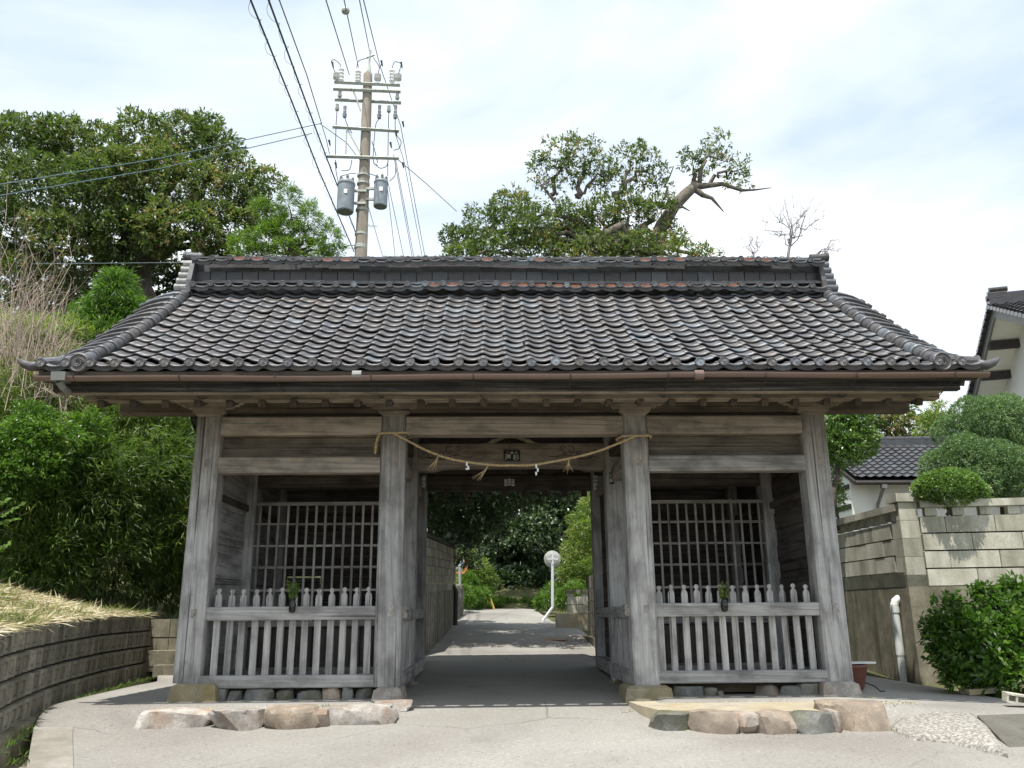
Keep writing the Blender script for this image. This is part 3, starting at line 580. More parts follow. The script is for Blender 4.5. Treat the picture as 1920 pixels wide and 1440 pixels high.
# picket fences of the two side bays
out_l = [(-.042, 0), (.042, 0), (.042, .97), (.036, 1.0), (.018, 1.022), (.015, 1.034), (.026, 1.046), (.030, 1.063), (.022, 1.082), (.008, 1.09), (-.008, 1.09), (-.022, 1.082), (-.030, 1.063), (-.026, 1.046), (-.015, 1.034), (-.018, 1.022), (-.036, 1.0), (-.042, .97)]
mb = MB(); mb.prism(out_l, 'y', -.016, .016)
me_pick = mb.mesh('picket', M_post, xf=Matrix.Rotation(R_(90), 4, 'Y'))          # grain along local X; turned back when placed
Mp = Matrix.Rotation(R_(-90), 4, 'Y')
for i, x0, x1 in ((0, -3.885, -1.93), (2, 1.925, 3.905)):
    xa, xb = PX[i] + S/2, PX[i+1] - S/2
    for k in range(13):
        x = x0 + (x1-x0)*k/12
        link('picket', me_pick, gate, Matrix.Translation((x + random.uniform(-.007, .007), -.03 + random.uniform(-.004, .004), .2 + random.uniform(-.02, .0))) @ Matrix.Rotation(random.uniform(-.008, .008), 4, 'Y') @ Mp)
    beam('fence_rail', (xa - .0, -.085, .962), (xb + .0, -.085, .958), .07, .172, M_post, gate, ch=.01)
    beam('fence_sill', (xa - .02, -.07, .122), (xb + .03, -.07, .118), .16, .152, M_post, gate, ch=.012)
    # foundation stones under the sill
    n = 9
    spans = [(388, 425, 1290), (420, 450, 1294), (450, 512, 1290), (515, 548, 1292), (552, 602, 1294), (600, 640, 1288), (638, 662, 1290), (664, 698, 1290)] if i == 0 else [(1258, 1330, 1286), (1322, 1348, 1290), (1345, 1362, 1296), (1423, 1466, 1284), (1464, 1502, 1286), (1498, 1550, 1282)]
    for j, (a, c, t) in enumerate(spans):
        put_stone('foundation_stone', a, c, t, 1312 - (6 if i else 0), -.15, .3, M_tanstone if (i == 2 and j == 3) or (i == 0 and j == 5) else M_greystone, 80 + i*20 + j, gate)
    b = MB(); b.box(((xa+xb)/2, 1.0, -.02), (xb-xa+.3, 1.9, .12)); b.build('bay_floor', M_soil, gate)
# lattice screens in the middle row
for i, xs_ in ((0, -1), (2, 1)):
    xa, xb = PX[i] + S/2, PX[i+1] - S/2
    for z, h in ((2.63, .055), (2.31, .036), (1.975, .036), (1.645, .036), (1.30, .036), (.97, .036)): beam('lattice_rail', (xa, 1.86, z), (xb, 1.86, z), .03, h, M_beam, gate, ch=.004)
    for k in range(15):
        x = xa + .07 + (xb - xa - .14)*k/14; beam('lattice_bar', (x, 1.835 - .0, .84), (x, 1.835, 2.60), .036, .022, M_beam, gate, ch=.004)
    beam('lattice_sill', (xa, 1.86, .80), (xb, 1.86, .80), .12, .09, M_beam, gate); beam('lattice_sill', (xa, 1.86, .10), (xb, 1.86, .10), .14, .14, M_beam, gate)
    for k in range(9): beam('wainscot_board', (xa + .12 + (xb-xa-.24)*k/8, 1.88, .17), (xa + .12 + (xb-xa-.24)*k/8, 1.88, .76), .236, .026, M_dark, gate, ch=.004)
    beam('side_tie', (xa, 1.95, 3.55), (xb, 1.95, 3.55), .18, .2, M_dark, gate)
    for k in range(13):                                    # back boards; one short gap lets the daylight in
        z = .15 + k*.262
        if i == 0 and k == 5:
            beam('wall_board', (xa, 3.88, z), (-3.96, 3.88, z), .03, .2612, M_dark, gate, ch=.004); beam('wall_board', (-3.36, 3.88, z), (xb, 3.88, z), .03, .2612, M_dark, gate, ch=.004); beam('wall_board', (-3.95, 3.88, z - .012), (-3.37, 3.88, z - .012), .03, .232, M_dark, gate, ch=.004)
        else: beam('wall_board', (xa, 3.88, z), (xb, 3.88, z), .03, .2614, M_dark, gate, ch=.004)
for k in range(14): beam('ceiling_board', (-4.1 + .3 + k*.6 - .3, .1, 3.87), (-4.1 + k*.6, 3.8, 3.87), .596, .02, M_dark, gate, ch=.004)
# the carved rainbow beam of the centre bay
arch = [(-1.5, 3.15), (-1.22, 3.15), (-1.1, 3.185), (-.9, 3.20), (.93, 3.20), (1.13, 3.185), (1.25, 3.15), (1.52, 3.15), (1.52, 3.585), (-1.5, 3.585)]
mb = MB(); mb.prism(arch, 'y', 1.84, 2.06); rb = mb.build('carved_lintel', M_beam, gate)
kf = [(-.50, 0), (-.38, .02), (-.30, .075), (-.20, .09), (-.17, .14), (-.26, .15), (-.24, .17), (.24, .17), (.26, .15), (.17, .14), (.20, .09), (.30, .075), (.38, .02), (.50, 0), (.30, 0), (.22, .04), (.10, .10), (0, .115), (-.10, .10), (-.22, .04), (-.30, 0)]
mb = MB(); mb.prism([(x + .01, z + 3.587) for x, z in kf], 'y', 1.86, 1.96); mb.build('frog_leg_strut', M_beam, gate)
for cx0, s in ((-1.0, 1), (1.0, -1)):                     # cloud scrolls: dark tubes stand in for the shaded grooves
    b = MB()
    def scroll(x, z, r, turns, a0, d):
        return [Vector((x + s*d*r*(1-.75*t)*math.cos(a0 + turns*6.28*t), 1.838, z + r*(1-.75*t)*math.sin(a0 + turns*6.28*t))) for t in np.linspace(0, 1, 22)]
    for (x, z, r, tn, a0, d) in ((-.28, 3.38, .07, 1.1, 0, 1), (-.10, 3.43, .05, 1.1, 2, 1), (.02, 3.47, .075, 1.0, 1, 1), (.16, 3.50, .05, 1.1, 0, -1), (-.38, 3.46, .045, 1.0, 3, 1), (.12, 3.40, .04, 1.0, 0, 1)):
        b.tube(scroll(cx0 + s*x, z, r, tn, a0, d), .006, 4)
    b.tube([(cx0 + s*(-.45 + .12*k), 1.838, 3.33 + .035*math.sin(k*1.7) + .03*k*.3) for k in range(8)], .005, 4)
    b.build('carved_scroll', M_blackwood, rb)
for k in range(8): beam('hanging_stub', (-1.15 + k*.365, 3.93, 3.10), (-1.15 + k*.365, 3.93, 3.0), .11, .09, M_dark, gate)
# votive name slips pasted on the timbers
def text(body, size, mat, parent, loc, rot, name='lettering', ext=.0015, align='CENTER'):
    cu = bpy.data.curves.new(name, 'FONT'); cu.body = body; cu.size = size; cu.align_x = align; cu.align_y = 'CENTER'; cu.extrude = ext; cu.offset = size*.012
    tmp = bpy.data.objects.new('tmp', cu); col.objects.link(tmp); dg = bpy.context.evaluated_depsgraph_get(); dg.update()
    me = bpy.data.meshes.new_from_object(tmp.evaluated_get(dg)); bpy.data.objects.remove(tmp); me.materials.clear(); me.materials.append(mat)
    o = link(name, me, parent); o.location = loc; o.rotation_euler = rot; return o
F90 = (R_(90), 0, 0)
sg = thing('name_plaque', 'small black plaque with large pale characters on the carved beam behind the rope', 'plaque', (.022, 1.825, 3.382))
b = MB(); b.box((0, 0, 0), (.262, .026, .176)); b.build('board', M_black, sg)
for ch, x, z, sz in (('澤', -.066, -.036, .105), ('杉', .066, -.036, .105), ('八', -.07, .05, .042), ('義', 0, .048, .055), ('白', .07, .05, .042)): text(ch, sz, M_ink, sg, (x, -.0150, z), F90)
def slip(label, c, wd, ht, body, sz, rows, dark=False, rz=0.0):
    t = thing('votive_slip', label, 'votive slip', c, rz, 'votive name slips pasted on the gate timbers'); b = MB(); b.box((0, 0, 0), (wd, .006, ht)); b.build('paper', M_black if dark else M_paper, t)
    for k, ch in enumerate(body): text(ch, sz, M_ink if dark else M_black, t, (0, -.0048, (rows/2 - .5 - k)*sz*1.02), F90)
    return t
for k, x in enumerate((-.066, 0, .066)): slip(('left', 'middle', 'right')[k] + ' slip of the three white paper slips on the far beam', (x + .02, 3.79, 3.24 + .012*(k == 1)), .052, .12, ('山本', '石井', '中村')[k], .05, 2)
slip('white paper slip with black characters high on the left rear post', (-1.62, 1.775, 3.10) and (-1.545, 3.735, 3.26), .06, .2, '千社札', .06, 3)
slip('white paper slip with black characters high on the right rear post', (1.60, 3.735, 3.22), .07, .26, '田中参', .075, 3)
slip('dark paper slip high on the middle right post beside the passage', (1.62, 1.775, 3.0), .075, .19, '奉納', .07, 2, True)
# ------------------------------------------------------------------ roof
YE, YR_, ZE = -1.50, 1.78, 3.87; RUN = YR_ - YE
def prof(t): return YE + RUN*t, ZE + RUN*(.55*t + .145*t*t)
ts = np.linspace(0, 1, 400); py_, pz_ = prof(ts); arc = np.concatenate([[0], np.cumsum(np.hypot(np.diff(py_), np.diff(pz_)))])
ROWS = 15; EXPO = arc[-1]/ROWS
def at_arc(s):
    t = np.interp(s, arc, ts); y, z = prof(t); sl = .55 + .29*t; return y, z, math.atan(sl)
PITCH = .30; COLS = 35; X0 = -5.25
SP = [0, .06, .14, .22, .32, .44, .58, .72, .86, 1.0]; SZ = [.022, .034, .038, .032, .016, .002, -.004, -.004, .004, .022]
TH = .016
def tile_geo(wd, ln):
    """wave tile: x across, y up the slope, z off the slope; front edge stands proud"""
    b = MB(); n = len(SP)
    lift = .034
    f = [(s*wd, 0, z + lift) for s, z in zip(SP, SZ)]; m_ = [(s*wd, ln*.5, z + lift*.5) for s, z in zip(SP, SZ)]; k = [(s*wd, ln, z) for s, z in zip(SP, SZ)]; lo = [(s*wd, .003, z + lift - TH) for s, z in zip(SP, SZ)]
    lb = [(s*wd, ln*.4, z + lift*.6 - TH) for s, z in zip(SP, SZ)]
    vs = f + m_ + k + lo + lb; fs = []
    for i in range(n-1):
        fs += [(i, i+1, n+i+1, n+i), (n+i, n+i+1, 2*n+i+1, 2*n+i), (3*n+i, 3*n+i+1, i+1, i), (4*n+i, 4*n+i+1, 3*n+i+1, 3*n+i)]
    b.add(vs, fs); return b
tg = tile_geo(PITCH*1.012, EXPO*1.22); me_tile = tg.mesh('roof_tile', M_tile); 
fl = [True]*len(me_tile.polygons)
for k, p_ in enumerate(me_tile.polygons):
    if k % 4 >= 2: fl[k] = False
me_tile.polygons.foreach_set('use_smooth', fl)
cand = []
for i in range(ROWS):
    s = (i)*EXPO
    for j in range(COLS):
        y, z, a = at_arc(s); x = X0 + j*PITCH
        wob = .010*math.sin(j*.55 + i*.2) + random.gauss(0, .0035); xo = random.gauss(0, .004) + .012*math.sin(i*.9 + j*.13)
        M = Matrix.Translation((x + xo, y, z + wob + .015)) @ Matrix.Rotation(a, 4, 'X') @ Matrix.Rotation(random.gauss(0, .012), 4, 'Z') @ Matrix.Rotation(random.gauss(0, .012), 4, 'Y')
        P = [proj(M @ Vector(c)) for c in ((0, 0, .05), (PITCH, 0, .05), (PITCH, EXPO, .03), (0, EXPO, .03))]
        ar = abs(sum(P[q][0]*P[(q+1) % 4][1] - P[(q+1) % 4][0]*P[q][1] for q in range(4)))/2
        cand.append((ar, i, j, M))
order = sorted(range(len(cand)), key=lambda q: -cand[q][0]); near = set(order[:298])
TV = np.array(tg.v); TF = np.array(tg.f)
def joined_tiles(name, mats, parent):
    Vs = []; Fs = []; Ts = []; Sm = []
    for q, M in enumerate(mats):
        Mn = np.array(M); Vs.append(TV @ Mn[:3, :3].T + Mn[:3, 3]); Fs.append(TF + q*len(TV)); Ts.append(np.full(len(TV), random.random()))
    return tag(link(name, np_mesh(name, np.concatenate(Vs), np.concatenate(Fs), M_tile, {'tint': np.concatenate(Ts)}), parent), kind='stuff')
for q in sorted(near):
    if cand[q][1] > 0: link('roof_tile', me_tile, gate, cand[q][3])
joined_tiles('roof_tiles', [c[3] for q, c in enumerate(cand) if q not in near and c[1] > 0], gate)
YM = 1.95
FLIP = Matrix.Translation((0, 2*YM, 0)) @ Matrix.Scale(-1, 4, (0, 1, 0)) 
ROT = Matrix.Translation((0, YM, 0)) @ Matrix.Rotation(math.pi, 4, 'Z') @ Matrix.Translation((0, -YM, 0))
joined_tiles('rear_roof_tiles', [ROT @ c[3] for c in cand], gate)
# eave tiles with a hanging lip and a chrysanthemum boss
def rosette(r, th=.03, n=12):
    b = MB(); vs = [(0, -th - .004, 0)]; fs = []
    for k in range(2*n):
        a = 2*math.pi*k/(2*n); q = 1 if k % 2 else 0
        vs.append((r*.82*math.cos(a), -th - (.010 if q else .0), r*.82*math.sin(a)))
    for k in range(2*n): fs.append((0, 1 + (k+1) % (2*n), 1 + k))
    b.add(vs, fs, 1)
    m = 20; ring = [(r*q*math.cos(2*math.pi*k/m), y, r*q*math.sin(2*math.pi*k/m)) for (q, y) in ((.82, -th), (.86, -th - .012), (1.0, -th - .010), (1.0, .03)) for k in range(m)]
    b.add(ring, [(i*m+k, i*m+(k+1) % m, (i+1)*m+(k+1) % m, (i+1)*m+k) for i in range(3) for k in range(m)])
    b.lathe([(r*.16, 0), (r*.1, .012)], 8, m=1); 
    for v in range(len(b.v)-16, len(b.v)): x, y, z = b.v[v]; b.v[v] = (x, -th - .004 - z, y)
    return b
me_ros = rosette(.060).mesh('boss', [M_tile2, M_petal])
def lip_geo(wd, drop, back, rise=0.0, grooves=True):
    b = MB(); n = len(SP); z0 = .034
    rows = [[(s*wd, back, z + rise) for s, z in zip(SP, SZ)], [(s*wd, -.0, z + z0) for s, z in zip(SP, SZ)], [(s*wd, -.014, z + z0 - .010) for s, z in zip(SP, SZ)], [(s*wd, -.014, z + z0 - drop*.40) for s, z in zip(SP, SZ)], [(s*wd, -.006, z + z0 - drop*.46) for s, z in zip(SP, SZ)], [(s*wd, -.012, z + z0 - drop*.52) for s, z in zip(SP, SZ)], [(s*wd, -.012, z*.8 + z0 - drop) for s, z in zip(SP, SZ)], [(s*wd, .012, z*.8 + z0 - drop) for s, z in zip(SP, SZ)], [(s*wd, .02, z + z0 - TH) for s, z in zip(SP, SZ)]]
    b.add([v for r in rows for v in r], [(r*n+i+1, r*n+i, (r+1)*n+i, (r+1)*n+i+1) for r in range(len(rows)-1) for i in range(n-1)])
    return b
me_eave = lip_geo(PITCH*1.005, .078, EXPO*1.2).mesh('eave_tile', M_tile2, smooth=False)
EX = [X0 + j*PITCH for j in range(-2, COLS + 2)]
for j, x in enumerate(EX):
    y, z, a = at_arc(0); M = Matrix.Translation((x, y - .02 + random.gauss(0, .004), z + .02 + random.gauss(0, .003))) @ Matrix.Rotation(a*.75, 4, 'X')
    o = link('eave_tile', me_eave, gate, M); link('boss', me_ros, o, Matrix.Translation((.14*PITCH, .0, .052)) @ Matrix.Rotation(-a*.75, 4, 'X') @ Matrix.Rotation(random.uniform(0, .5), 4, 'Y'))
# verge: a row of round tiles down the slope and tiles laid across it outside
def round_tile(L, r):
    b = MB(); n = 12; pr = [(r*1.0, L), (r*.99, .05), (r*1.0, .058), (r*1.20, .052), (r*1.20, .004), (r*1.08, 0), (r*.9, 0)]
    vs = []
    for rr, y in pr:
        for k in range(n):
            th = -.35 + (math.pi + .7)*k/(n-1); vs.append((rr*math.cos(th), y, rr*math.sin(th)))
    b.add(vs, [(i*n+k, i*n+k+1, (i+1)*n+k+1, (i+1)*n+k) for i in range(len(pr)-1) for k in range(n-1)]); return b
me_round = round_tile(EXPO*1.12, .092).mesh('verge_round_tile', M_vtile, smooth=True)
def kake(sg):
    b = MB(); prx = [(0, .02), (.13, .022), (.28, .0), (.41, -.035), (.52, -.085), (.60, -.13)]; n = len(prx); L = EXPO*1.15
    rows = [[(sg*x, L, z) for x, z in prx], [(sg*x, .02, z + .055) for x, z in prx], [(sg*x, .0, z + .048) for x, z in prx], [(sg*x, .0, z + .0) for x, z in prx]]
    b.add([v for r in rows for v in r], [((r*n+i, r*n+i+1, (r+1)*n+i+1, (r+1)*n+i) if sg < 0 else (r*n+i+1, r*n+i, (r+1)*n+i, (r+1)*n+i+1)) for r in range(3) for i in range(n-1)])
    e = prx[-1]; c = len(b.v); b.add([(sg*(e[0]), 0, e[1]-.04), (sg*e[0], 0, e[1]+.05), (sg*e[0], .1, e[1]+.04), (sg*e[0], L, e[1]+.0), (sg*e[0], L, e[1]-.05)], [(0, 1, 2, 3, 4)])
    b.tube([(sg*.56, .03, -.075), (sg*.625, .03, -.11)], [.04, .04], 10)
    return b
me_kake = {s: kake(s).mesh('verge_cross_tile', M_vtile) for s in (-1, 1)}
for s in (-1, 1):
    xr = 5.36*s
    for i in range(ROWS):
        y, z, a = at_arc(i*EXPO); M = Matrix.Translation((xr + random.gauss(0, .004), y, z + .085)) @ Matrix.Rotation(a, 4, 'X')
        link('verge_round_tile', me_round, gate, M)
        y2, z2, a2 = at_arc((i + .1)*EXPO); M2 = Matrix.Translation((s*5.40, y2, z2 + .035 - .0*i)) @ Matrix.Rotation(a2, 4, 'X') @ Matrix.Rotation(random.gauss(0, .015), 4, 'Y')
        if i > 0: link('verge_cross_tile', me_kake[s], gate, M2)
        M3 = Matrix.Translation((s*5.40, 2*YM - y2, z2 + .035)) @ Matrix.Rotation(math.pi, 4, 'Z') @ Matrix.Rotation(a2, 4, 'X'); link('verge_cross_tile', me_kake[-s], gate, M3)
        link('verge_round_tile', me_round, gate, Matrix.Translation((xr, 2*YM - y, z + .085)) @ Matrix.Rotation(math.pi, 4, 'Z') @ Matrix.Rotation(a, 4, 'X'))
    y, z, a = at_arc(0); b = MB()                        # end disc with a comma swirl
    b.lathe([(.125, -.05), (.125, .0), (.108, .012), (.096, .0), (.02, .0)], 20)
    b.tube([(.06*(1-.6*t)*math.cos(5*t), .06*(1-.6*t)*math.sin(5*t), .004) for t in np.linspace(0, 1, 12)], .012, 5); b.tube([(-.06*(1-.6*t)*math.cos(5*t), -.06*(1-.6*t)*math.sin(5*t), .004) for t in np.linspace(0, 1, 12)], .012, 5)
    o = b.build('verge_end_disc', M_tile2, gate); o.matrix_basis = Matrix.Translation((xr, y - .05, z + .075)) @ Matrix.Rotation(R_(90), 4, 'X')
    # corner: a short round tile along the eave and the turned-up tip
    b = MB(); zc = z + .115; yy = y + .13
    b.tube([(s*5.5, yy, zc + .03), (s*5.72, yy, zc + .01), (s*5.9, yy - .02, zc - .005)], [.075, .075, .075], 12)
    for xx in (5.60, 5.88): b.tube([(s*(xx), yy, zc + (.02 if xx < 5.7 else 0)), (s*(xx+.035), yy, zc + (.018 if xx < 5.7 else -.002))], [.09, .09], 12)
    b.build('corner_round_tile', M_vtile, gate, smooth=False)
    b = MB()
    pr = [(5.86, .01, .07), (5.97, -.005, .062), (6.07, .03, .048), (6.15, .085, .022)]
    b.tube([(s*x, yy - .08, zc - .06 + dz) for x, dz, r in pr], [r for _, _, r in pr], 8)
    b.build('corner_tip_tile', M_tile2, gate, smooth=True)
    # stacked round tiles closing the ridge end, with the crowning cylinder
    b = MB(); rx0 = 5.30*s
    for k in range(5):
        b.tube([(rx0 + s*.02*k*0, 1.70 + .0*k, 6.24 + .105*k), (rx0 + s*(.30 - .028*k), 1.70, 6.235 + .105*k)], [.062, .066], 12)
    b.build('ridge_end_tile', M_endglare if s < 0 else M_vtile, gate, smooth=False)  # left end tiles paler: their glare is put into the colour
    b = MB(); b.prism([(1.5, 6.08), (1.5, 6.30), (1.58, 6.60), (1.70, 6.74), (2.2, 6.74), (2.32, 6.60), (2.4, 6.3), (2.4, 6.08)], 'x', rx0 - s*.03, rx0 + s*.05); b.build('ridge_end_plate', M_tile2, gate)
    b = MB(); b.tube([(rx0 - s*.10, 1.72, 6.80), (rx0 + s*.20, 1.72, 6.812)], [.066, .07], 14); b.tube([(rx0 + s*.17, 1.72, 6.811), (rx0 + s*.205, 1.72, 6.813)], [.082, .082], 14); b.build('ridge_crown_cylinder', M_tile2, gate)
# ridge
b = MB(); b.box((0.03, YM, 6.40), (10.6, .40, .72)); b.build('ridge_core', M_tile2, gate)
me_lip = lip_geo(PITCH*.985, .085, .16, -.02).mesh('ridge_wave_tile', M_tile2); me_ros2 = rosette(.05, .03).mesh('boss', [M_tile2, M_petal])
me_fill = MB(); me_fill.box((0, 0, 0), (.2, .05, .055)); me_fill = me_fill.mesh('clay_fill', M_red)
NX = 36; PX_ = 10.6/NX
for zc, yc in ((6.155, 1.50), (6.60, 1.47)):
    for k in range(NX):
        x = -5.27 + k*PX_; zz = zc + .012*math.sin(k*.5) + random.gauss(0, .004)
        o = link('ridge_wave_tile', me_lip, gate, Matrix.Translation((x, yc, zz)) @ Matrix.Rotation(.25, 4, 'X')); link('boss', me_ros2, o, Matrix.Translation((.14*PITCH, -.0, .05)) @ Matrix.Rotation(-.25, 4, 'X'))
        if (zc < 6.3 and (13 <= k <= 29 and random.random() < .75 or random.random() < .12)) or (zc > 6.3 and random.random() < .22):
            link('clay_fill', me_fill, gate, Matrix.Translation((x + .58*PX_, yc + .06, zz + .062)))
me_flat = MB(); me_flat.box((0, 0, 0), (.252, .05, .178)); me_flat = me_flat.mesh('ridge_flat_tile', M_slate)
me_strip = MB(); me_strip.box((0, 0, 0), (.50, .10, .028)); me_strip = me_strip.mesh('ridge_strip_tile', M_vtile)
for k in range(40):
    x = -5.16 + k*.266; link('ridge_flat_tile', me_flat, gate, Matrix.Translation((x, 1.715 + random.gauss(0, .004), 6.43 + random.gauss(0, .003))) @ Matrix.Rotation(random.gauss(0, .02), 4, 'Y') @ Matrix.Rotation(.08, 4, 'X'))
for k in range(21):
    for r, (yy, zz) in enumerate(((1.60, 6.275), (1.64, 6.312), (1.60, 6.715), (1.66, 6.752))):
        x = -5.05 + k*.506 + .2*(r % 2); link('ridge_strip_tile', me_strip, gate, Matrix.Translation((min(x, 5.1), yy + random.gauss(0, .006), zz + .01*math.sin(k*.7 + r) + random.gauss(0, .003))) @ Matrix.Rotation(random.gauss(0, .012), 4, 'Y') @ Matrix.Rotation(.12, 4, 'X'))
me_cap = round_tile(.30, .085).mesh('ridge_cap_tile', M_vtile, smooth=True)
for k in range(37): link('ridge_cap_tile', me_cap, gate, Matrix.Translation((-5.3 + k*.286, YM - .12, 6.765 + .008*math.sin(k*.6))) @ Matrix.Rotation(R_(-90), 4, 'Z'))
# deck, rafters, fascia, gable boards
def deck(name, x0, x1, off, th, mat, flip):
    b = MB(); V = []
    tt = np.linspace(0, 1, 9)
    for t in tt:
        y, z = prof(t); y = 2*YM - y if flip else y
        V += [(x0, y, z - off), (x1, y, z - off), (x0, y, z - off - th), (x1, y, z - off - th)]
    fs = []
    for i in range(8):
        a, c = 4*i, 4*i+4; fs += [(a, a+1, c+1, c), (a+2, c+2, c+3, a+3), (a, c, c+2, a+2), (a+1, a+3, c+3, c+1)]
    fs += [(0, 2, 3, 1), (32, 33, 35, 34)]; b.add(V, fs); return b.build(name, mat, gate)
for f in (False, True): deck('roof_deck', -5.85, 5.85, .03, .05, M_dark, f)
mr = MB(); 
for k in range(26):
    for f in (0, 1):
        x = -5.3 + k*.424; pts = []
        for t in np.linspace(.1, 1, 5):
            y, z = prof(t); pts.append((x, 2*YM - y if f else y, z - .125))
        mb = MB(); 
        for i in range(4):
            p0, p1 = Vector(pts[i]), Vector(pts[i+1]); d = p1 - p0; mb.box((p0+p1)/2, (.07, d.length*1.02, .08), mtx=Matrix.Rotation(math.atan2(d.z, d.y), 3, 'X'))
        mb.build('rafter', M_dark, gate)
beam('fascia_board', (-5.74, -1.27, 3.715), (5.67, -1.27, 3.715), .10, .155, M_fascia, gate, ch=.008); beam('fascia_board', (-5.70, -1.24, 3.628), (5.45, -1.24, 3.628), .08, .022, M_beam, gate, ch=.004)
beam('eave_batten', (-5.85, -1.38, 3.80), (5.85, -1.38, 3.80), .12, .10, M_fascia, gate, ch=.006)
beam('fascia_board', (-5.74, 5.17, 3.715), (5.67, 5.17, 3.715), .10, .155, M_fascia, gate, ch=.008)
for x in (-4.19, 4.20):
    for k in range(9):
        z = 3.98 + k*.25; hw = 1.95*(1 - k/9.6)
        beam('gable_board', (x, YM - hw, z), (x, YM + hw, z), .03, .245, M_dark, gate, ch=.004)
beam('ridge_beam', (-5.4, YM, 5.75), (5.4, YM, 5.75), .22, .24, M_dark, gate)
for x in (-5.72, 5.70):
    for f in (0, 1):
        mb = MB(); 
        for i in range(8):
            p0, p1 = Vector((x, *prof(.04+i*.12))), Vector((x, *prof(.04+(i+1)*.12)))
            if f: p0.y, p1.y = 2*YM - p0.y, 2*YM - p1.y
            d = p1 - p0; mb.box((p0+p1)/2 - Vector((0, 0, .16)), (.05, d.length*1.03, .22), mtx=Matrix.Rotation(math.atan2(d.z, d.y), 3, 'X'))
        mb.build('bargeboard', M_fascia, gate)
# gutter
YG, ZG, RG = -1.60, 3.762, .056
gut = thing('rain_gutter', 'long brown half-round rain gutter hung along the front eave of the gate', 'gutter', (0, YG, ZG))
b = MB(); n = 10; xs_ = np.linspace(-5.82, 5.88, 40); V = []
for x in xs_:
    sag = -.012*math.sin((x + 5.8)*.55) - .006*math.sin(x*1.9) + .0015*x
    for rr in (RG, RG - .006):
        for k in range(n+1):
            th = math.pi + math.pi*k/n; V.append((x, rr*math.cos(th), rr*math.sin(th) + sag))
m = 2*(n+1); fs = []
for i in range(39):
    for k in range(n): fs += [(i*m+k, i*m+k+1, (i+1)*m+k+1, (i+1)*m+k), (i*m+n+1+k, (i+1)*m+n+1+k, (i+1)*m+n+2+k, i*m+n+2+k)]
    fs += [(i*m, (i+1)*m, (i+1)*m+n+1, i*m+n+1), (i*m+n, i*m+2*n+1, (i+1)*m+2*n+1, (i+1)*m+n)]
b.add(V, fs); b.build('trough', M_gutter, gut, smooth=False)
b = MB()
for x in (-5.60,): b.prism([(-.075, -.075), (.075, -.075), (.085, .03), (-.085, .03)], 'x', x, x + .17); b.tube([(x + .07, -.0, -.07), (x + .09, .06, -.13), (x + .09, .2, -.15)], [.05, .045, .04], 10)
b.build('outlet', M_zinc, gut)
for x in (-2.0, 2.2): 
    b = MB(); b.tube([(x, 0, -.004), (x + .11, 0, -.004)], RG + .006, 12); b.build('joint_sleeve', M_gutter if x > 0 else M_zinc, gut)
for k in range(10):
    x = -5.30 + k*1.19 + random.uniform(-.05, .05); b = MB(); q = random.uniform(-.03, .06)
    b.tube([(x, -.062, .01), (x, -.062, -.03), (x + .005, -.02, -.066), (x + .01, .16, -.10), (x + .05 + q, .5, -.16), (x + .06 + q, .72, -.10), (x + .06 + q, .78, -.02)], .0065, 5)
    b.build('hanger_wire', M_iron, gut)
# ------------------------------------------------------------------ rope, vases
rope = thing('straw_rope', 'twisted straw rope slung between the two middle posts with tassels and paper streamers', 'rope')
rp = [(-1.655-.0, -.215, 3.335), (-1.47, -.22, 3.235), (-1.187, -.23, 3.085), (-.824, -.24, 2.957), (-.317, -.25, 2.880), (-.03, -.25, 2.872), (.262, -.25, 2.878), (.743, -.24, 2.962), (1.14, -.23, 3.062), (1.50, -.22, 3.20), (1.69, -.205, 3.282), (1.80, -.2, 3.28)]
def spline(pts, n):
    P = np.array(pts, float); P = np.vstack([2*P[0]-P[1], P, 2*P[-1]-P[-2]]); o = []
    for i in range(1, len(P)-2):
        for t in np.linspace(0, 1, n, endpoint=False):
            a, b_, c, d = P[i-1], P[i], P[i+1], P[i+2]; o.append(.5*(2*b_ + (c-a)*t + (2*a-5*b_+4*c-d)*t*t + (-a+3*b_-3*c+d)*t**3))
    o.append(P[-2]); return np.array(o)
def twisted(pts, r, pitch, name, parent, n=14):
    c = spline(pts, n); s = np.concatenate([[0], np.cumsum(np.linalg.norm(np.diff(c, axis=0), axis=1))]); tt = np.linspace(0, s[-1], int(s[-1]/.013)); c = np.stack([np.interp(tt, s, c[:, k]) for k in range(3)], 1)
    b = MB()
    for ph in (0, math.pi):
        t = np.gradient(c, axis=0); t /= np.linalg.norm(t, axis=1, keepdims=True); u = np.cross(t, [0, 1, .05]); u /= np.linalg.norm(u, axis=1, keepdims=True); v = np.cross(t, u); a = tt*2*math.pi/pitch + ph
        b.tube(c + (u*np.cos(a)[:, None] + v*np.sin(a)[:, None])*r*.55, r*.62*(1 + .08*np.sin(tt*70)), 6)
    for q in range(90):                                   # loose straw ends
        i = rng.integers(2, len(c)-2); d = unit(rng.normal(size=3) + np.array([.6, 0, -.2])); b.tube([c[i], c[i] + d*.045], [.0018, .0008], 3, cap=False)
    return b.build(name, M_rope, parent)
twisted(rp, .016, .07, 'rope_length', rope)
for xc in (-1.655, 1.69):                                 # turns round the posts
    zc = 3.335 if xc < 0 else 3.282; h = .195; twisted([(xc - h, -h, zc), (xc - h, h, zc + .02), (xc + h, h, zc + .02), (xc + h, -h, zc), (xc, -.215, zc), (xc - h, -h, zc)], .016, .07, 'post_turn', rope)
twisted([(-1.84, -.2, 3.335), (-1.87, -.22, 3.24), (-1.885, -.215, 3.13), (-1.89, -.21, 3.05)], .014, .07, 'loose_end', rope)
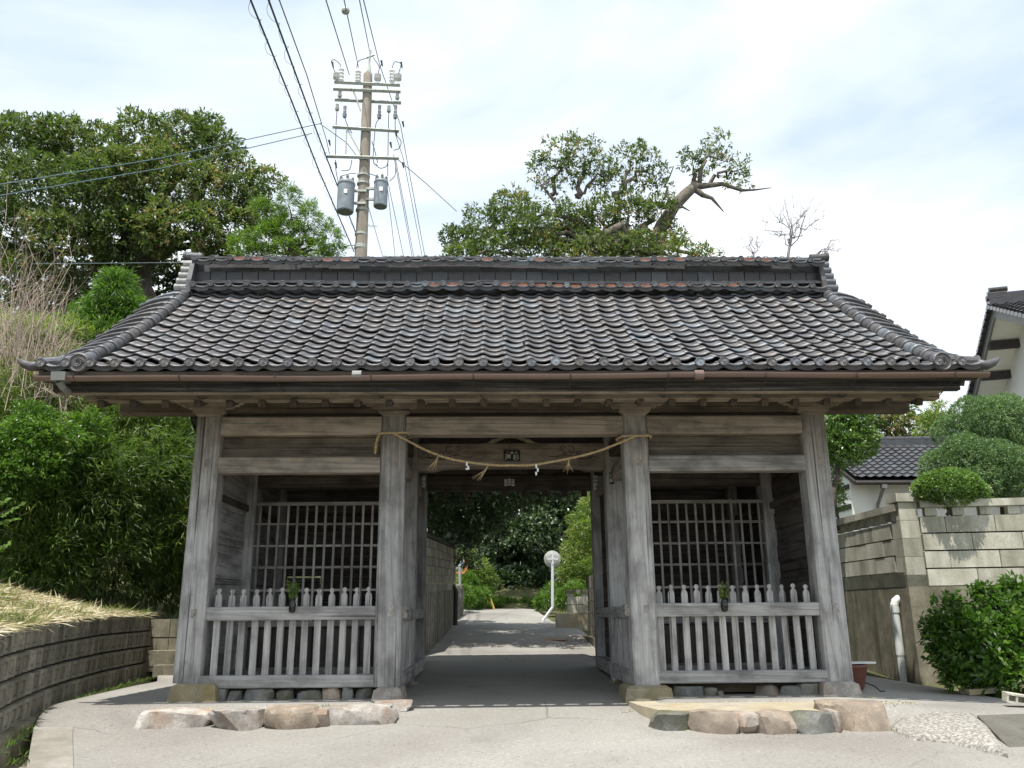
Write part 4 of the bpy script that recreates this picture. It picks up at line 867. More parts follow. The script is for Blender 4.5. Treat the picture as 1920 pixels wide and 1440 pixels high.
for x, z, lean in ((-1.02, 3.03, -.35), (-.34, 2.882, -.6), (.745, 2.965, -.02)):
    b = MB()
    for k in range(6):
        q = (k - 2.5)*.017 + random.gauss(0, .006); b.tube([(x, -.25, z), (x + lean*.1 + q*.3, -.26, z - .09), (x + lean*.28 + q*1.5, -.262 + random.gauss(0, .01), z - .17 - random.uniform(0, .06))], [.0045, .0035, .002], 4)
    b.build('tassel', M_rope, rope)
for x, z, l in ((-.64, 2.915, .08), (.30, 2.882, .15)):
    b = MB(); w_ = .022
    pz = [(0, 0), (0.0, -.05), (.018, -.055), (.022, -.10), (-.004, -.104), (-.002, -l)]
    for i in range(len(pz)-1):
        p0, p1 = pz[i], pz[i+1]; b.add([(x + p0[0] - w_/2, -.268, z + p0[1]), (x + p0[0] + w_/2, -.262, z + p0[1]), (x + p1[0] + w_/2, -.266, z + p1[1]), (x + p1[0] - w_/2, -.270, z + p1[1])], [(0, 1, 2, 3)])
    o = b.build('paper_streamer', M_paper, rope); md = o.modifiers.new('thickness', 'SOLIDIFY'); md.thickness = .002
def vase(px, pyt, pyb, label, glass, tall, leafy):
    lo = A(px, pyb, -.16); hi = A(px, pyt, -.16); h = hi.z - lo.z; t = thing('flower_vase', label, 'vase', (lo.x, -.165, lo.z), 0, 'flower vases on the bay rails'); b = MB()
    if tall: b.lathe([(.02, 0), (.036, .008), (.045, h*.2), (.045, h*.6), (.036, h*.78), (.036, h*.98), (.04, h), (.032, h), (.03, h*.7)], 18)
    else: b.lathe([(.02, 0), (.038, .01), (.052, h*.45), (.046, h*.8), (.034, h*.93), (.036, h), (.028, h), (.03, h*.6)], 18)
    b.build('bottle', M_vase, t, smooth=True); b = MB(); b.tube([(0, .052, h*.75), (0, .03, h*.85)], .004, 5); b.build('hook', M_iron, t)
    sp = MB(); C = []; D = []
    for k in range(9 if leafy else 7):
        a = random.uniform(0, 6.28); e = Vector((.05*math.cos(a)*(1.2 if leafy else 1), .03*math.sin(a), h + random.uniform(.10, .22)))
        sp.tube([(0, 0, h*.8), e*.6 + Vector((0, 0, h*.35)), e], .0025, 4)
        for q in np.linspace(.35, 1, 11): 
            for _ in range(3): C.append(np.array(e)*q + np.array([0, 0, h*.5*(1-q)])); D.append(unit(rng.normal(size=3)*.8 + np.array([.5*math.cos(a), .3*math.sin(a), .6])))
    sp.build('stem', M_wire, t); V, F, tt = leaves(np.array(C), np.array(D), .045, .014, np.clip(rng.beta(2, 2, len(C)), 0, 1)); link('sprig', np_mesh('sprig', V, F, L_bamboo if not leafy else L_cedar, {'tint': tt}), t)
vase(547.5, 1122, 1149, 'tall black bottle with green fir sprigs hooked on the left bay rail', None, True, True)
vase(1359, 1124, 1147, 'rounded black jar with thin green sprigs hooked on the right bay rail', None, False, False)
# basin with a board across it beside the gate
c = A(1600, 1252, .45); t = thing('plastic_basin', 'red brown basin with a white board on top behind the right end post', 'basin', (4.62, .62, -.12))
b = MB(); b.lathe([(.17, 0), (.19, .02), (.26, .30), (.275, .31), (.275, .33), (.25, .33), (.18, .04)], 20); b.build('tub', M_bucket, t, smooth=True)
b = MB(); b.box((.07, 0, .352), (.62, .16, .022), rz=.1); b.build('board', M_pvc, t)
b = MB(); b.tube([(.18, -.1, .1), (.26, -.2, .06), (.30, -.28, .0), (.33, -.34, .01)], .008, 6); b.build('hose', M_wire, t)
# ================================================================== WALLS
# curved retaining wall of moulded blocks, left
rw = thing('retaining_wall', 'curved grey block retaining wall below the cut grass at left', 'retaining wall')
b = MB(); BL, BH = .30, .268
wd_ = BL*.97; z0_, z1_ = 0, BH*.91
b.box((0, -.06, BH*.46), (wd_, .12, BH*.91))
for x in (-.118, .118): b.box((x, .009, BH*.46), (.052, .03, BH*.89))
for z in (.10, .82): b.box((0, .008, BH*z), (.20, .026, BH*.16))
b.box((.01, .004, BH*.46), (.09, .02, BH*.40))
me_blk = b.mesh('wall_block', M_block)
nb = int(TW/BL)
def wall_base_z(y): return min(float(np.interp(y, [-8, -4, -2, 0, 6], [-.40, -.26, -.19, -.15, -.14])), -.12)
def wall_top_z(y): return float(np.interp(y, [-8, -4.2, -1, 1, 2.5, 5.7], [.55, .74, .845, .89, .935, .95]))
for c in range(4):
    for k in range(nb + 1):
        s = (k + (.5 if c % 2 else 0))*BL
        if s > TW: continue
        p, t, _ = wall_at(s); n = Vector((-t.y, t.x)); n = n if n.x > 0 else -n
        zb, zt = wall_base_z(p.y), wall_top_z(p.y); h = (zt - zb)/4; z = zb + c*h
        pp = p - n*(.04*c + .0)
        M = Matrix.Translation((pp.x, pp.y, z)) @ Matrix(((-t.x, n.x, 0, 0), (-t.y, n.y, 0, 0), (0, 0, 1, 0), (0, 0, 0, 1))) @ Matrix.Rotation(random.gauss(0, .01), 4, 'Z') @ Matrix.Diagonal((1, 1, h/BH, 1))
        link('wall_block', me_blk, rw, M)
b = MB(); prev = None                                      # backing
for k in range(61):
    p, t, _ = wall_at(TW*k/60); n = Vector((-t.y, t.x)); n = n if n.x > 0 else -n; zb, zt = wall_base_z(p.y) - .3, wall_top_z(p.y) - .01
    q = [Vector((*(p - n*.015), zb)), Vector((*(p - n*.14), zt)), Vector((*(p - n*.45), zt + .01)), Vector((*(p - n*.45), zb))]
    if prev: m = len(b.v); b.v += [tuple(v) for v in prev + q]; b.f += [(m+i, m+(i+1) % 4, m+4+(i+1) % 4, m+4+i) for i in range(4)]; b.m += [0]*4
    prev = q
b.build('backing', M_joint, rw)
# end wall with steps behind the left gate end
ew = thing('end_wall', 'short front-facing concrete block wall with two steps beside the left gate post', 'wall')
b = MB()
for r in range(3):
    for k in range(4): 
        b = MB(); b.box((-6.75 + .21 + k*.42, 5.0, -.15 + .17 + r*.345), (.41, .18, .32)); b.build('wall_block', M_oldcon, ew)
for k in range(2): b = MB(); b.box((-6.2 + .3*k, 4.75 - .25*k, -.1 + .16*(1-k) + .08), (.9, .3, .36 - .16*k)); b.build('step', M_oldcon, ew)
# stone block wall, right: side face along the alley and front face beside the shrub
sw = thing('stone_wall', 'tall pale stone block wall with a slotted top course and coping right of the gate', 'wall')
XW, YC = 7.0, 3.40; Z0, ZB, ZS = -.5, 1.315, 1.575
b = MB(); b.add([(XW-.02, YC-.03, Z0), (XW-.02, 9, Z0), (XW-.02, 9, ZB), (XW-.02, YC-.03, ZB), (XW+.5, 9, Z0), (XW+.5, 9, ZB), (XW+.5, YC+.5, ZB), (12.5, 3.0, ZB), (12.5, 2.4, Z0), (12.5, 2.4, ZB), (XW+.5, YC+.5, Z0), (12.5, 3.0, Z0)],
     [(0, 3, 2, 1), (0, 8, 9, 3), (3, 9, 7, 6), (3, 6, 5, 2), (1, 2, 5, 4), (8, 11, 7, 9)]); b.build('footing', M_oldcon, sw)
fd = Vector((12.5 - XW, 2.4 - (YC - .03), 0)); fl_ = fd.length; fu = fd.normalized(); ang = math.atan2(fu.y, fu.x)
b = MB(); L = .74; b.box((0, 0, 0), (L*.985, .16, .275)); me_ob = b.mesh('stone_block', M_oya)
b = MB(); b.box((0, 0, 0), (L*.985, .17, .25)); me_od = b.mesh('stone_block', M_oyadark)
b = MB(); b.box((0, 0, 0), (.20, .15, .15)); me_dw = b.mesh('dwarf_block', M_oya)
b = MB(); b.box((0, 0, 0), (L*1.0, .25, .125)); me_cp = b.mesh('coping_stone', M_oya)
RZm = Matrix.Rotation(R_(90), 4, 'Z')
for r in range(4):                                       # side face, damp course first
    for k in range(8):
        y = YC + .42 + (k + (.5 if r % 2 else 0))*L
        if r == 0: link('stone_block', me_od, sw, Matrix.Translation((XW + .06, y, ZB + .13)) @ RZm)
        else: link('stone_block', me_ob, sw, Matrix.Translation((XW + .08 + random.gauss(0, .003), y, ZS + .145 + (r-1)*.297)) @ RZm)
for k in range(14): link('dwarf_block', me_dw, sw, Matrix.Translation((XW + .09, YC + .5 + k*.40, ZS + .06 + 3*.297 + .045)) @ RZm)
for k in range(8): link('coping_stone', me_cp, sw, Matrix.Translation((XW + .08, YC + .44 + k*L, ZS + 3*.297 + .24)) @ RZm)
for r in range(4):                                       # corner pillar
    b = MB(); b.box((0, 0, 0), (.34, .34, .312)); o = b.build('pillar_block', M_oya, sw); o.location = (XW + .16, YC + .15, ZS - .06 + .16 + r*.318)
b = MB(); b.box((0, 0, 0), (.36, .36, .20)); o = b.build('pillar_block', M_oyadark, sw); o.location = (XW + .16, YC + .16, ZB + .10)
b = MB(); b.box((0, 0, 0), (.42, .42, .15)); o = b.build('pillar_cap', M_oya, sw); o.location = (XW + .16, YC + .15, ZS + 1.30)
for r in range(4):                                       # front face
    for k in range(9):
        s0, s1 = max(.35, .35 + (k - (.5 if r % 2 else 0))*.82), .35 + (k + 1 - (.5 if r % 2 else 0))*.82
        c = Vector((XW, YC - .03, 0)) + fu*((s0 + s1)/2)
        link('stone_block', me_ob, sw, Matrix.Translation((c.x, c.y + .10 + random.gauss(0, .003), ZB + .155 + r*.305)) @ Matrix.Rotation(ang, 4, 'Z') @ Matrix.Diagonal(((s1-s0)/.74, 1, 1.02, 1)))
for k in range(14): c = Vector((XW, YC - .03, 0)) + fu*(.55 + k*.46); link('dwarf_block', me_dw, sw, Matrix.Translation((c.x, c.y + .1, ZB + 4*.305 + .08)) @ Matrix.Rotation(ang, 4, 'Z'))
for k in range(8): c = Vector((XW, YC - .03, 0)) + fu*(.74 + k*.74); link('coping_stone', me_cp, sw, Matrix.Translation((c.x, c.y + .1, ZB + 4*.305 + .215)) @ Matrix.Rotation(ang, 4, 'Z'))
b = MB(); b.box((XW + .2, YC + 3.3, ZB + .55), (.04, 5.8, 1.12)); c = Vector((XW, YC, 0)) + fu*2.95; b.box((c.x, c.y + .2, ZB + .5), (5.0, .04, 1.1), rz=ang); b.build('joint_backing', M_joint, sw)
# white drain pipe out of the wall
b = MB(); pb = Vector((6.9, 3.82, -.4)); k_ = .062; pt = A(1694, 1140, 2.72)
b.tube([pb, (6.9, 3.82, .12), (6.9, 3.82, .16), (6.9, 3.815, 1.0)], [.062, .062, .07, .07], 14); b.tube([(6.9, 3.815, .88), (6.9, 3.815, .98)], .08, 14)
b.tube([(6.9, 3.815, .95), (6.9, 3.81, 1.0), (6.925, 3.81, 1.07), (6.98, 3.81, 1.11), (7.08, 3.81, 1.12)], .074, 14)
b.build('drain_pipe', M_pvc, label='white plastic drain pipe with an elbow on the stained concrete wall', cat='pipe', smooth=False)
b = MB(); b.box((10.0, 6.6, .5), (5.4, 5.6, 2.4)); b.build('garden_ground', M_path, kind='structure')

# ---- seen through the gate: wall, pipe, stone wall and mirrors
lw = thing('lane_wall', 'grey block wall on a ribbed concrete base along the left of the lane through the gate', 'wall')
Pa, Pb = Vector((-1.72, 6.6, 0)), Vector((-1.38, 14.6, 0)); du = (Pb - Pa).normalized(); la = math.atan2(du.y, du.x); ln = (Pb - Pa).length
def lz(s): return float(road_z(Pa.y + du.y*s))
b = MB()
n_ = 40
for k in range(n_):
    s = ln*(k + .5)/n_; p = Pa + du*s; zt = 1.32 + .035*s; b.box((p.x - .13 - .012*(k % 2), p.y, (lz(s) - .3 + zt)/2), (ln/n_*.999, .25, zt - lz(s) + .3), rz=la)
b.build('ribbed_base', M_block, lw)
b = MB(); b.box((0, 0, 0), (.39, .15, .19)); me_cb = b.mesh('wall_block', M_block)
for r in range(6):
    for k in range(20):
        s = .2 + k*.40; p = Pa + du*s; zz = 1.32 + .035*s + .1 + r*.20 - .0
        link('wall_block', me_cb, lw, Matrix.Translation((p.x - .10 + random.gauss(0, .002), p.y, zz)) @ Matrix.Rotation(la, 4, 'Z') @ Matrix.Rotation(-.035, 4, 'Y'))
b = MB(); b.box((0, 0, 0), (ln, .2, .07)); o = b.build('coping', M_joint, lw); p = Pa + du*ln/2; o.location = (p.x - .1, p.y, 1.32 + .035*ln/2 + 1.25); o.rotation_euler = (0, -.035, la)
b = MB(); p = Vector((-1.42, 13.6, 0)); zz = lz(7.0); b.tube([(p.x + .04, p.y, zz), (p.x + .06, p.y, zz + .95), (p.x, p.y, zz + 1.08), (p.x - .2, p.y, zz + 1.1)], .075, 10); b.build('black_drain_pipe', M_iron, label='dark drain pipe at the far end of the lane wall through the gate', cat='pipe')
rs = thing('rubble_wall', 'low rubble stone wall beyond the dark drain pipe through the gate', 'wall')
for k in range(28):
    q, r = k % 7, k // 7; link('wall_stone', stone_mesh(.36, .3, .30, M_greystone, 300 + k % 8, sub=2), rs, Matrix.Translation((-1.55 + .02*q - random.uniform(0, .05), 15.3 + .36*q + .15*(r % 2), float(road_z(15.5 + .36*q)) - .1 + r*.27)))
sv = thing('small_block_wall', 'short pale block wall end with a coping right of the mirror pole through the gate', 'wall')
Y = 12.8; a, c = A(1064, 1150, Y), A(1104, 1106, Y); zb = a.z; hh = (c.z - zb)
for r in range(2):
    for k in range(2): b = MB(); b.box((a.x + (c.x-a.x)*(.25 + .5*k), Y, zb + hh*(.19 + .36*r)), ((c.x-a.x)*.48, .2, hh*.33)); b.build('wall_block', M_oya, sv)
for k in (.12, .78): b = MB(); b.box((a.x + (c.x-a.x)*k, Y, zb + hh*.80), ((c.x-a.x)*.3, .18, hh*.14)); b.build('dwarf_block', M_oya, sv)
b = MB(); b.box(((a.x+c.x)/2, Y, zb + hh*.94), ((c.x-a.x)*1.1, .24, hh*.15)); b.build('coping', M_oldcon, sv)
a2, c2 = A(1046, 1176, Y - .05), A(1108, 1150, Y - .05); b = MB(); b.box(((a2.x+c2.x)/2 + .1, Y, a2.z + (c2.z-a2.z)/2 - .1), (c2.x-a2.x + .3, .35, c2.z-a2.z + .2)); b.build('footing', M_path, sv)
rl = thing('lane_block_wall', 'grey block wall close behind the right rear post of the gate', 'wall')
for r in range(5):
    for k in range(7): b = MB(); b.box((2.12 + .02*k, 6.6 + k*.62, .34 + .30*r + .02*k), (.16, .60, .285)); b.build('wall_block', M_block, rl)
b = MB(); b.box((2.12, 8.4, .0), (.3, 4.6, .7)); b.build('footing', M_oldcon, rl)
def mirror_post(name, label, px, pt, pb, pxb, Y, rad, matdisc, matpole, face_back):
    t = thing(name, label, 'traffic mirror', A(pxb, pb, Y), 0, 'traffic mirrors along the lane'); o0 = t.location; top = A(px, pt, Y) - o0; bend = A(px, pb - (28 if face_back else 5), Y) - o0
    b = MB(); b.tube([(0, 0, -.05), (0.0, 0, .02), bend + Vector((0, 0, -.03)), bend + Vector((0, 0, .06)), top + Vector((0, .0, -.0))], .045, 10); b.build('pole', matpole, t)
    b = MB(); b.lathe([(rad*.98, -.06), (rad, -.02), (rad*.97, .0), (rad*.6, .03), (.05, .04)] if face_back else [(rad*.3, .03), (rad*.8, 0), (rad, -.02), (rad, -.06), (.05, -.08)], 26)
    o = b.build('mirror_disc', matdisc, t); o.location = top + Vector((0, .1, 0)); o.rotation_euler = (R_(90), 0, 0 if face_back else .3)
    if face_back:
        b = MB(); b.box((0, 0, 0), (rad*1.3, .03, .05)); b.box((0, 0, 0), (.05, .025, rad*1.3)); o = b.build('bracket', matpole, t); o.location = top + Vector((0, -.04, 0))
    else:
        b = MB(); b.tube([(rad*1.05*math.cos(k*.2417), rad*1.05*math.sin(k*.2417), 0) for k in range(27)], .02, 6, cap=False); o = b.build('rim', M_orange, t); o.location = top + Vector((0, .06, 0)); o.rotation_euler = (R_(90), 0, .3)
mirror_post('traffic_mirror', 'back of a round traffic mirror on a white pole with a bent foot', 1036, 1048, 1165, 1018, 14.5, .26, M_galv, M_whitepaint, True)
mirror_post('traffic_mirror', 'orange rimmed traffic mirror at the far end of the lane wall', 862, 1062, 1140, 858, 17.5, .24, M_mirror, M_galv, False)
b = MB(); b.tube([A(926, 1142, 21), A(912, 1103, 21)], .045, 8); b.build('marker_post', M_yellow, label='slanting yellow marker stick at the roadside through the gate', cat='marker')
b = MB(); q = AZ(1040, 1177, .56); b.box((q.x, q.y, float(road_z(q.y)) + .012), (.16, .7, .012), rz=.75); b.build('road_marking', M_orange, kind='structure')

# ================================================================== HOUSES, right
def wave_roof(name, label_parent, O, U, S_, nu, ns, pitch, expo, mat, kind=None):
    """tiles over a plane: O corner at the eave, U along the eave, S_ up the slope"""
    O = Vector(O); U = Vector(U).normalized(); S_ = Vector(S_).normalized(); Nn = U.cross(S_).normalized(); objs = []
    g = tile_geo(pitch*1.01, expo*1.2); me = g.mesh('roof_tile', mat)
    for i in range(ns):
        for j in range(nu):
            p = O + U*(j*pitch) + S_*(i*expo) + Nn*.02
            M = Matrix((U, S_, Nn)).transposed().to_4x4(); M.translation = p; objs.append(M)
    return me, objs
M_btile = tilemat('blue_black_glazed_tile', .9, .14, False)
sh = thing('small_house', 'low white storehouse with dark timbers and a glossy blue-black tiled roof behind the wall', 'house')
Y = 13.0; E0 = A(1604, 897, Y); E1 = A(1800, 888, Y); R0 = A(1590, 838, Y + 2.6); slope = Vector((0, 2.6, R0.z - E0.z)); U = Vector((1, -.02, .0))
me, Ms = wave_roof('roof_tile', sh, E0 + Vector((0, 0, 0)), U, slope, 18, 11, .27, slope.length/11, M_btile)
for M in Ms: link('roof_tile', me, sh, M)
ridz = R0.z; b = MB(); b.box((E0.x + 2.5, Y + 2.75, ridz + .10), (5.3, .34, .30)); b.build('ridge', M_btile, sh)
for k in range(17): b = MB(); b.tube([(E0.x - .1 + k*.31, Y + 2.72, ridz + .28), (E0.x + .19 + k*.31, Y + 2.72, ridz + .28)], [.085, .095], 10); b.build('ridge_cap_tile', M_btile, sh)
b = MB(); b.prism([(Y - .02, E0.z - .09), (Y + 2.7, ridz - .09), (Y + 5.4, E0.z - .09), (Y + 5.4, E0.z - .2), (Y + 2.7, ridz - .2), (Y, E0.z - .2)], 'x', E0.x - .05, E0.x + 5.2); b.build('roof_deck', M_blackwood, sh)
b = MB(); b.prism([(Y + .55, 1.0), (Y + 4.9, 1.0), (Y + 4.9, E0.z + .1), (Y + 2.7, ridz - .22), (Y + .55, E0.z + .1)], 'x', E0.x + .05, E0.x + 5.1); b.build('wall', M_white, sh)
for z in (E0.z - .15, E0.z - .75, E0.z - 1.3): b = MB(); b.box((E0.x + .04, Y + 2.7, z), (.05, 4.2, .14)); b.build('timber_band', M_blackwood, sh)
b = MB(); b.tube([(E0.x - .05, Y - .06, E0.z - .14), (E0.x + 5.1, Y - .06, E0.z - .14)], .07, 8); b.build('gutter', M_blackwood, sh)
b = MB(); q = A(1655, 905, Y); b.box((q.x, Y - .04, E0.z - .22), (.16, .14, .18)); b.tube([(q.x, Y, E0.z - .3), (q.x - .05, Y + .4, E0.z - .75), (q.x - .06, Y + .45, E0.z - 1.5)], .05, 8); b.build('downpipe', M_zinc, sh)
bh = thing('large_house', 'tall white plastered house with dark beams and a tiled gable at the right edge', 'house')
ap = Vector((13.6, 10.0, 9.05)); sl = .44
Lf = Vector((0, 1, -sl)).normalized(); ZE2 = 2.2
me, Ms = wave_roof('roof_tile', bh, ap + Vector((0, -3.6, -3.6*sl)), Vector((1, 0, 0)), Vector((0, 1, sl)), 12, 13, .30, Vector((0, 3.6, 3.6*sl)).length/13, M_btile)
for M in Ms: link('roof_tile', me, bh, M)
b = MB(); b.prism([(10 - 3.7, ap.z - 3.7*sl - .03), (10, ap.z - .03), (15.5, ap.z - 5.5*sl - .03), (15.5, ap.z - 5.5*sl - .25), (10, ap.z - .25), (10 - 3.7, ap.z - 3.7*sl - .25)], 'x', ap.x + .06, ap.x + 6); b.build('roof_deck', M_white, bh)
for k in range(20):
    y = 10 + .05 + k*.275; b = MB(); b.box((ap.x + .02, y, ap.z - (y - 10)*sl - .02), (.22, .262, .10), mtx=Matrix.Rotation(-math.atan(sl) + .12, 3, 'X')); b.build('verge_tile', M_btile, bh)
for k in range(13):
    y = 10 - .1 - k*.275; b = MB(); b.box((ap.x + .02, y, ap.z - (10 - y)*sl - .02), (.22, .262, .10), mtx=Matrix.Rotation(math.atan(sl) - .12, 3, 'X')); b.build('verge_tile', M_btile, bh)
for sgn, L_ in ((1, 5.5), (-1, 3.7)):
    d = Vector((0, sgn, -sl)).normalized(); c = Vector((ap.x + .07, 10, ap.z - .2)) + d*L_/2*1.09; b = MB(); b.box(c, (.06, L_*1.09, .26), mtx=Matrix.Rotation(math.atan2(d.z, d.y) if sgn > 0 else math.atan2(-d.z, -d.y), 3, 'X')); b.build('bargeboard', M_zinc, bh)
b = MB(); b.prism([(6.9, 1.0), (15.3, 1.0), (15.3, ap.z - 5.3*sl - .2), (10, ap.z - .22), (6.9, ap.z - 3.1*sl - .22)], 'x', ap.x + .85, ap.x + 6); b.build('wall', M_white, bh)
for k in range(4): y = 11.1 + k*1.3; b = MB(); b.box((ap.x + .47, y, ap.z - (y - 10)*sl - .36), (.78, .2, .22)); b.build('purlin_end', M_blackwood, bh)
b = MB(); b.box((ap.x + 3.4, 10, ap.z + .14), (6.9, .34, .34)); b.build('ridge', M_btile, bh)
b = MB()
for dz, dx in ((.30, 0), (.42, .05), (.18, -.05)): b.tube([(ap.x - .06 + dx, 9.9, ap.z + dz), (ap.x + .4 + dx, 9.9, ap.z + dz)], .075, 10)
b.build('ridge_end_tile', M_btile, bh)
b = MB(); d = Vector((0, 1, -.75)).normalized()
for p0 in (Vector((ap.x + 1.1, 8.2, 6.95)),): b.box(p0 + d*1.6, (.12, 3.6, .28), mtx=Matrix.Rotation(math.atan2(d.z, d.y), 3, 'X'))
b.box((ap.x + 1.0, 7.7, 7.0), (.5, 1.4, .2)); b.build('window_hood', M_blackwood, bh)
bh.matrix_world = Matrix.Translation(ap) @ Matrix.Rotation(-.315, 4, 'Z') @ Matrix.Translation(-ap)

# ================================================================== UTILITY POLE
YP = 9.0; up_ = thing('utility_pole', 'tall concrete utility pole with crossarms, insulators and two grey transformers behind the gate roof', 'utility pole', (A(680, 400, YP).x, YP, float(hillz(np.array(-3.9), np.array(YP)))))
o0 = up_.location.copy(); k_ = mpp(YP, 300)
def Q(px, py, dy=0.0): return A(px, py, YP + dy) - o0
tp = Q(690, 140); b = MB(); b.tube([(tp.x - .02 + (Q(677, 480).x - tp.x)*1.9, 0, -.5), Q(677, 470), Q(684, 300), tp], [.19, .165, .145, .125], 16); b.build('shaft', M_conc_pole, up_)
b = MB(); b.tube([tp, Q(692, 118)], [.10, .03], 8); b.tube([Q(692, 120), Q(695, 95)], .03, 6); b.tube([Q(688, 108), Q(702, 103)], .03, 6); b.build('top_spike', M_galv, up_)
arms = [(627, 750, 154, 160, -.14), (625, 751, 167, 172, -.14), (628, 752, 187, 193, .14), (624, 748, 238, 246, -.16), (613, 748, 293, 297, -.17)]
for a, c, y0, y1, dy in arms:
    for q in ((dy,) if dy > 0 else (dy, -dy)): b = MB(); p0, p1 = Q(a, y0, q), Q(c, y1, q); b.tube([p0, p1], .055, 4); b.build('crossarm', M_galv, up_)
for x0, y0, x1, y1 in ((648, 288, 650, 245), (676, 288, 652, 243), (661, 168, 672, 195), (676, 208, 664, 172)): b = MB(); b.tube([Q(x0, y0, -.15), Q(x1, y1, -.15)], .02, 5); b.build('brace', M_galv, up_)
for px, py, h in ((639, 125, 32), (671, 130, 28), (735, 128, 30), (631, 136, 14), (708, 138, 14), (746, 138, 14)):
    t_, bo = Q(px, py, -.14), Q(px, py + h, -.14); hh = (t_ - bo).length; b = MB(); n = 4
    pr = [(.02, 0)] + [(r, hh*(.1 + .8*(i + f)/n)) for i in range(n) for r, f in ((.055, .1), (.10 if h < 20 else .085, .5), (.055, .9))] + [(.03, hh)]
    b.lathe(pr, 12, bo); b.build('insulator', M_porc, up_)
for px, py, h in ((632, 195, 12), (646, 198, 22), (711, 196, 26), (729, 198, 12), (741, 196, 26), (637, 170, 12), (745, 172, 14)):
    t_, bo = Q(px, py, -.1), Q(px, py + h, -.1); hh = (t_ - bo).length; b = MB(); b.lathe([(.05, 0), (.065, hh*.25), (.04, hh*.3), (.05, hh*.5), (.035, hh*.55), (.05, hh*.9), (.02, hh)], 10, bo); b.build('fuse_cutout', M_trans if h > 20 else M_galv, up_)
for cx_, t, bo, r in ((647, 340, 398, .225), (713, 338, 388, .185)):
    p0 = Q(cx_, bo, -.28 if cx_ < 680 else -.2); p1 = Q(cx_ + 1, t, -.28 if cx_ < 680 else -.2); hh = (p1 - p0).length
    tr = MB(); tr.lathe([(r*.93, 0), (r, .03), (r, hh*.86), (r*1.06, hh*.87), (r*1.06, hh*.92), (r*.85, hh), (.05, hh*1.02)], 22, p0); o = tr.build('transformer', M_trans, up_, smooth=False)
    b = MB()
    for k in range(5): a_ = 2*math.pi*k/5; b.lathe([(.035, 0), (.05, .05), (.03, .06), (.04, .12), (.015, .17)], 8, p0 + Vector((r*.72*math.cos(a_), r*.72*math.sin(a_), hh*.95)))
    b.build('bushing', M_zinc, o); b = MB(); b.box(p0 + Vector((.03, -r - .004, hh*.55)), (.09, .012, .12)); b.build('rating_plate', M_paper, o)
    b = MB(); s = 1 if cx_ < 680 else -1; b.box(p0 + Vector((s*(r + .12), .1, hh*.75)), (.36, .06, .06)); b.box(p0 + Vector((s*(r + .12), .1, hh*.35)), (.36, .06, .06)); b.build('hanger', M_galv, o)
for z in (330, 345, 395, 440, 462, 465): b = MB(); p0 = Q(683 - (z-300)*.04, z); b.tube([p0 - Vector((0, 0, .03)), p0 + Vector((0, 0, .03))], .175, 14); b.build('band', M_galv, up_)
for px, py, s in ((690, 422, 1), (667, 460, -1), (692, 425, 1)): b = MB(); p0 = Q(px, py); b.tube([p0, p0 + Vector((s*.22, 0, 0))], .012, 5); b.build('climbing_step', M_galv, up_)
def jumper(pts, r=.011):
    P = [Q(x, y, -.2 + .05*random.random()) for x, y in pts]; b = MB(); b.tube([Vector(v) for v in spline([tuple(p) for p in P], 7)], r, 5); b.build('jumper_wire', M_wire, up_)
for pts in (((621, 115), (627, 112), (637, 120), (639, 126)), ((621, 115), (626, 130), (631, 140)), ((669, 128), (672, 115), (690, 108)), ((735, 128), (740, 116), (750, 118), (753, 116)), ((753, 116), (750, 130), (746, 140)), ((716, 118), (711, 130), (709, 140)), ((700, 108), (708, 120), (712, 128)),
            ((632, 207), (630, 240), (629, 290)), ((646, 220), (652, 236), (660, 250)), ((711, 222), (704, 238), (700, 300), (708, 310)), ((729, 210), (728, 250), (727, 330)), ((741, 222), (742, 250), (752, 265), (748, 278), (738, 282)), ((700, 305), (712, 315), (724, 312), (728, 302)), ((660, 300), (655, 318), (640, 320)), ((640, 330), (655, 326), (668, 325)), ((690, 325), (705, 330), (715, 335)),
            ((697, 265), (702, 280), (708, 305)), ((629, 300), (630, 320), (634, 340)), ((740, 300), (742, 315), (740, 330), (730, 340))): jumper(pts)
for px, py in ((623, 122), (715, 119), (752, 122), (755, 233), (742, 250), (617, 268), (732, 272), (755, 310), (629, 310)):
    b = MB(); b.tube([Q(px, py - 5, -.2), Q(px + 2, py + 5, -.2)], [.035, .02], 6); b.build('wire_clamp', M_iron, up_)
def span(label, pts, mat=None, r=.016, sag=0.0, coil=0, n=26):
    """an overhead line through measured points (pixel x, y, depth)"""
    P = [A(x, y, Y) for x, y, Y in pts]; c = []
    for i in range(len(P)-1):
        for t in np.linspace(0, 1, n, endpoint=i == len(P)-2): c.append(P[i].lerp(P[i+1], t) - Vector((0, 0, sag*4*t*(1-t))))
    b = MB(); b.tube(c, r, 5); o = b.build('overhead_wire', mat or M_wire, label=label, cat='wire', group='overhead wires')
    if coil:
        b = MB(); h = []
        for i in range(len(c)-1):
            for t in np.linspace(0, 1, 6, endpoint=False): a_ = (i + t)*coil; rr_ = .05 + .03*math.sin(i*.7); h.append(c[i].lerp(c[i+1], t) + Vector((rr_*math.cos(a_), .02, -.04 + rr_*math.sin(a_))))
        b.tube(h, .0045, 3); b.build('lashing_coil', M_wireb, o)
span('thick black cable with a coiled lashing wire, leftmost of the overhead lines', [(466, -10, 0), (545, 185, 5), (598, 320, 8.6), (664, 472, 15)], r=.018, coil=1.5)
span('second thick black coiled cable descending past the left end of the crossarms', [(500, -10, 0), (575, 195, 5), (612, 295, 8.8), (684, 480, 15)], r=.018, coil=1.3)
span('thin wire just right of the two thick coiled cables', [(520, -10, 1), (575, 140, 5.5), (603, 232, 8.8)], r=.012)
span('thin wire running down to the left end of the top crossarm', [(608, -10, 1), (655, 140, 8.8)], r=.012)
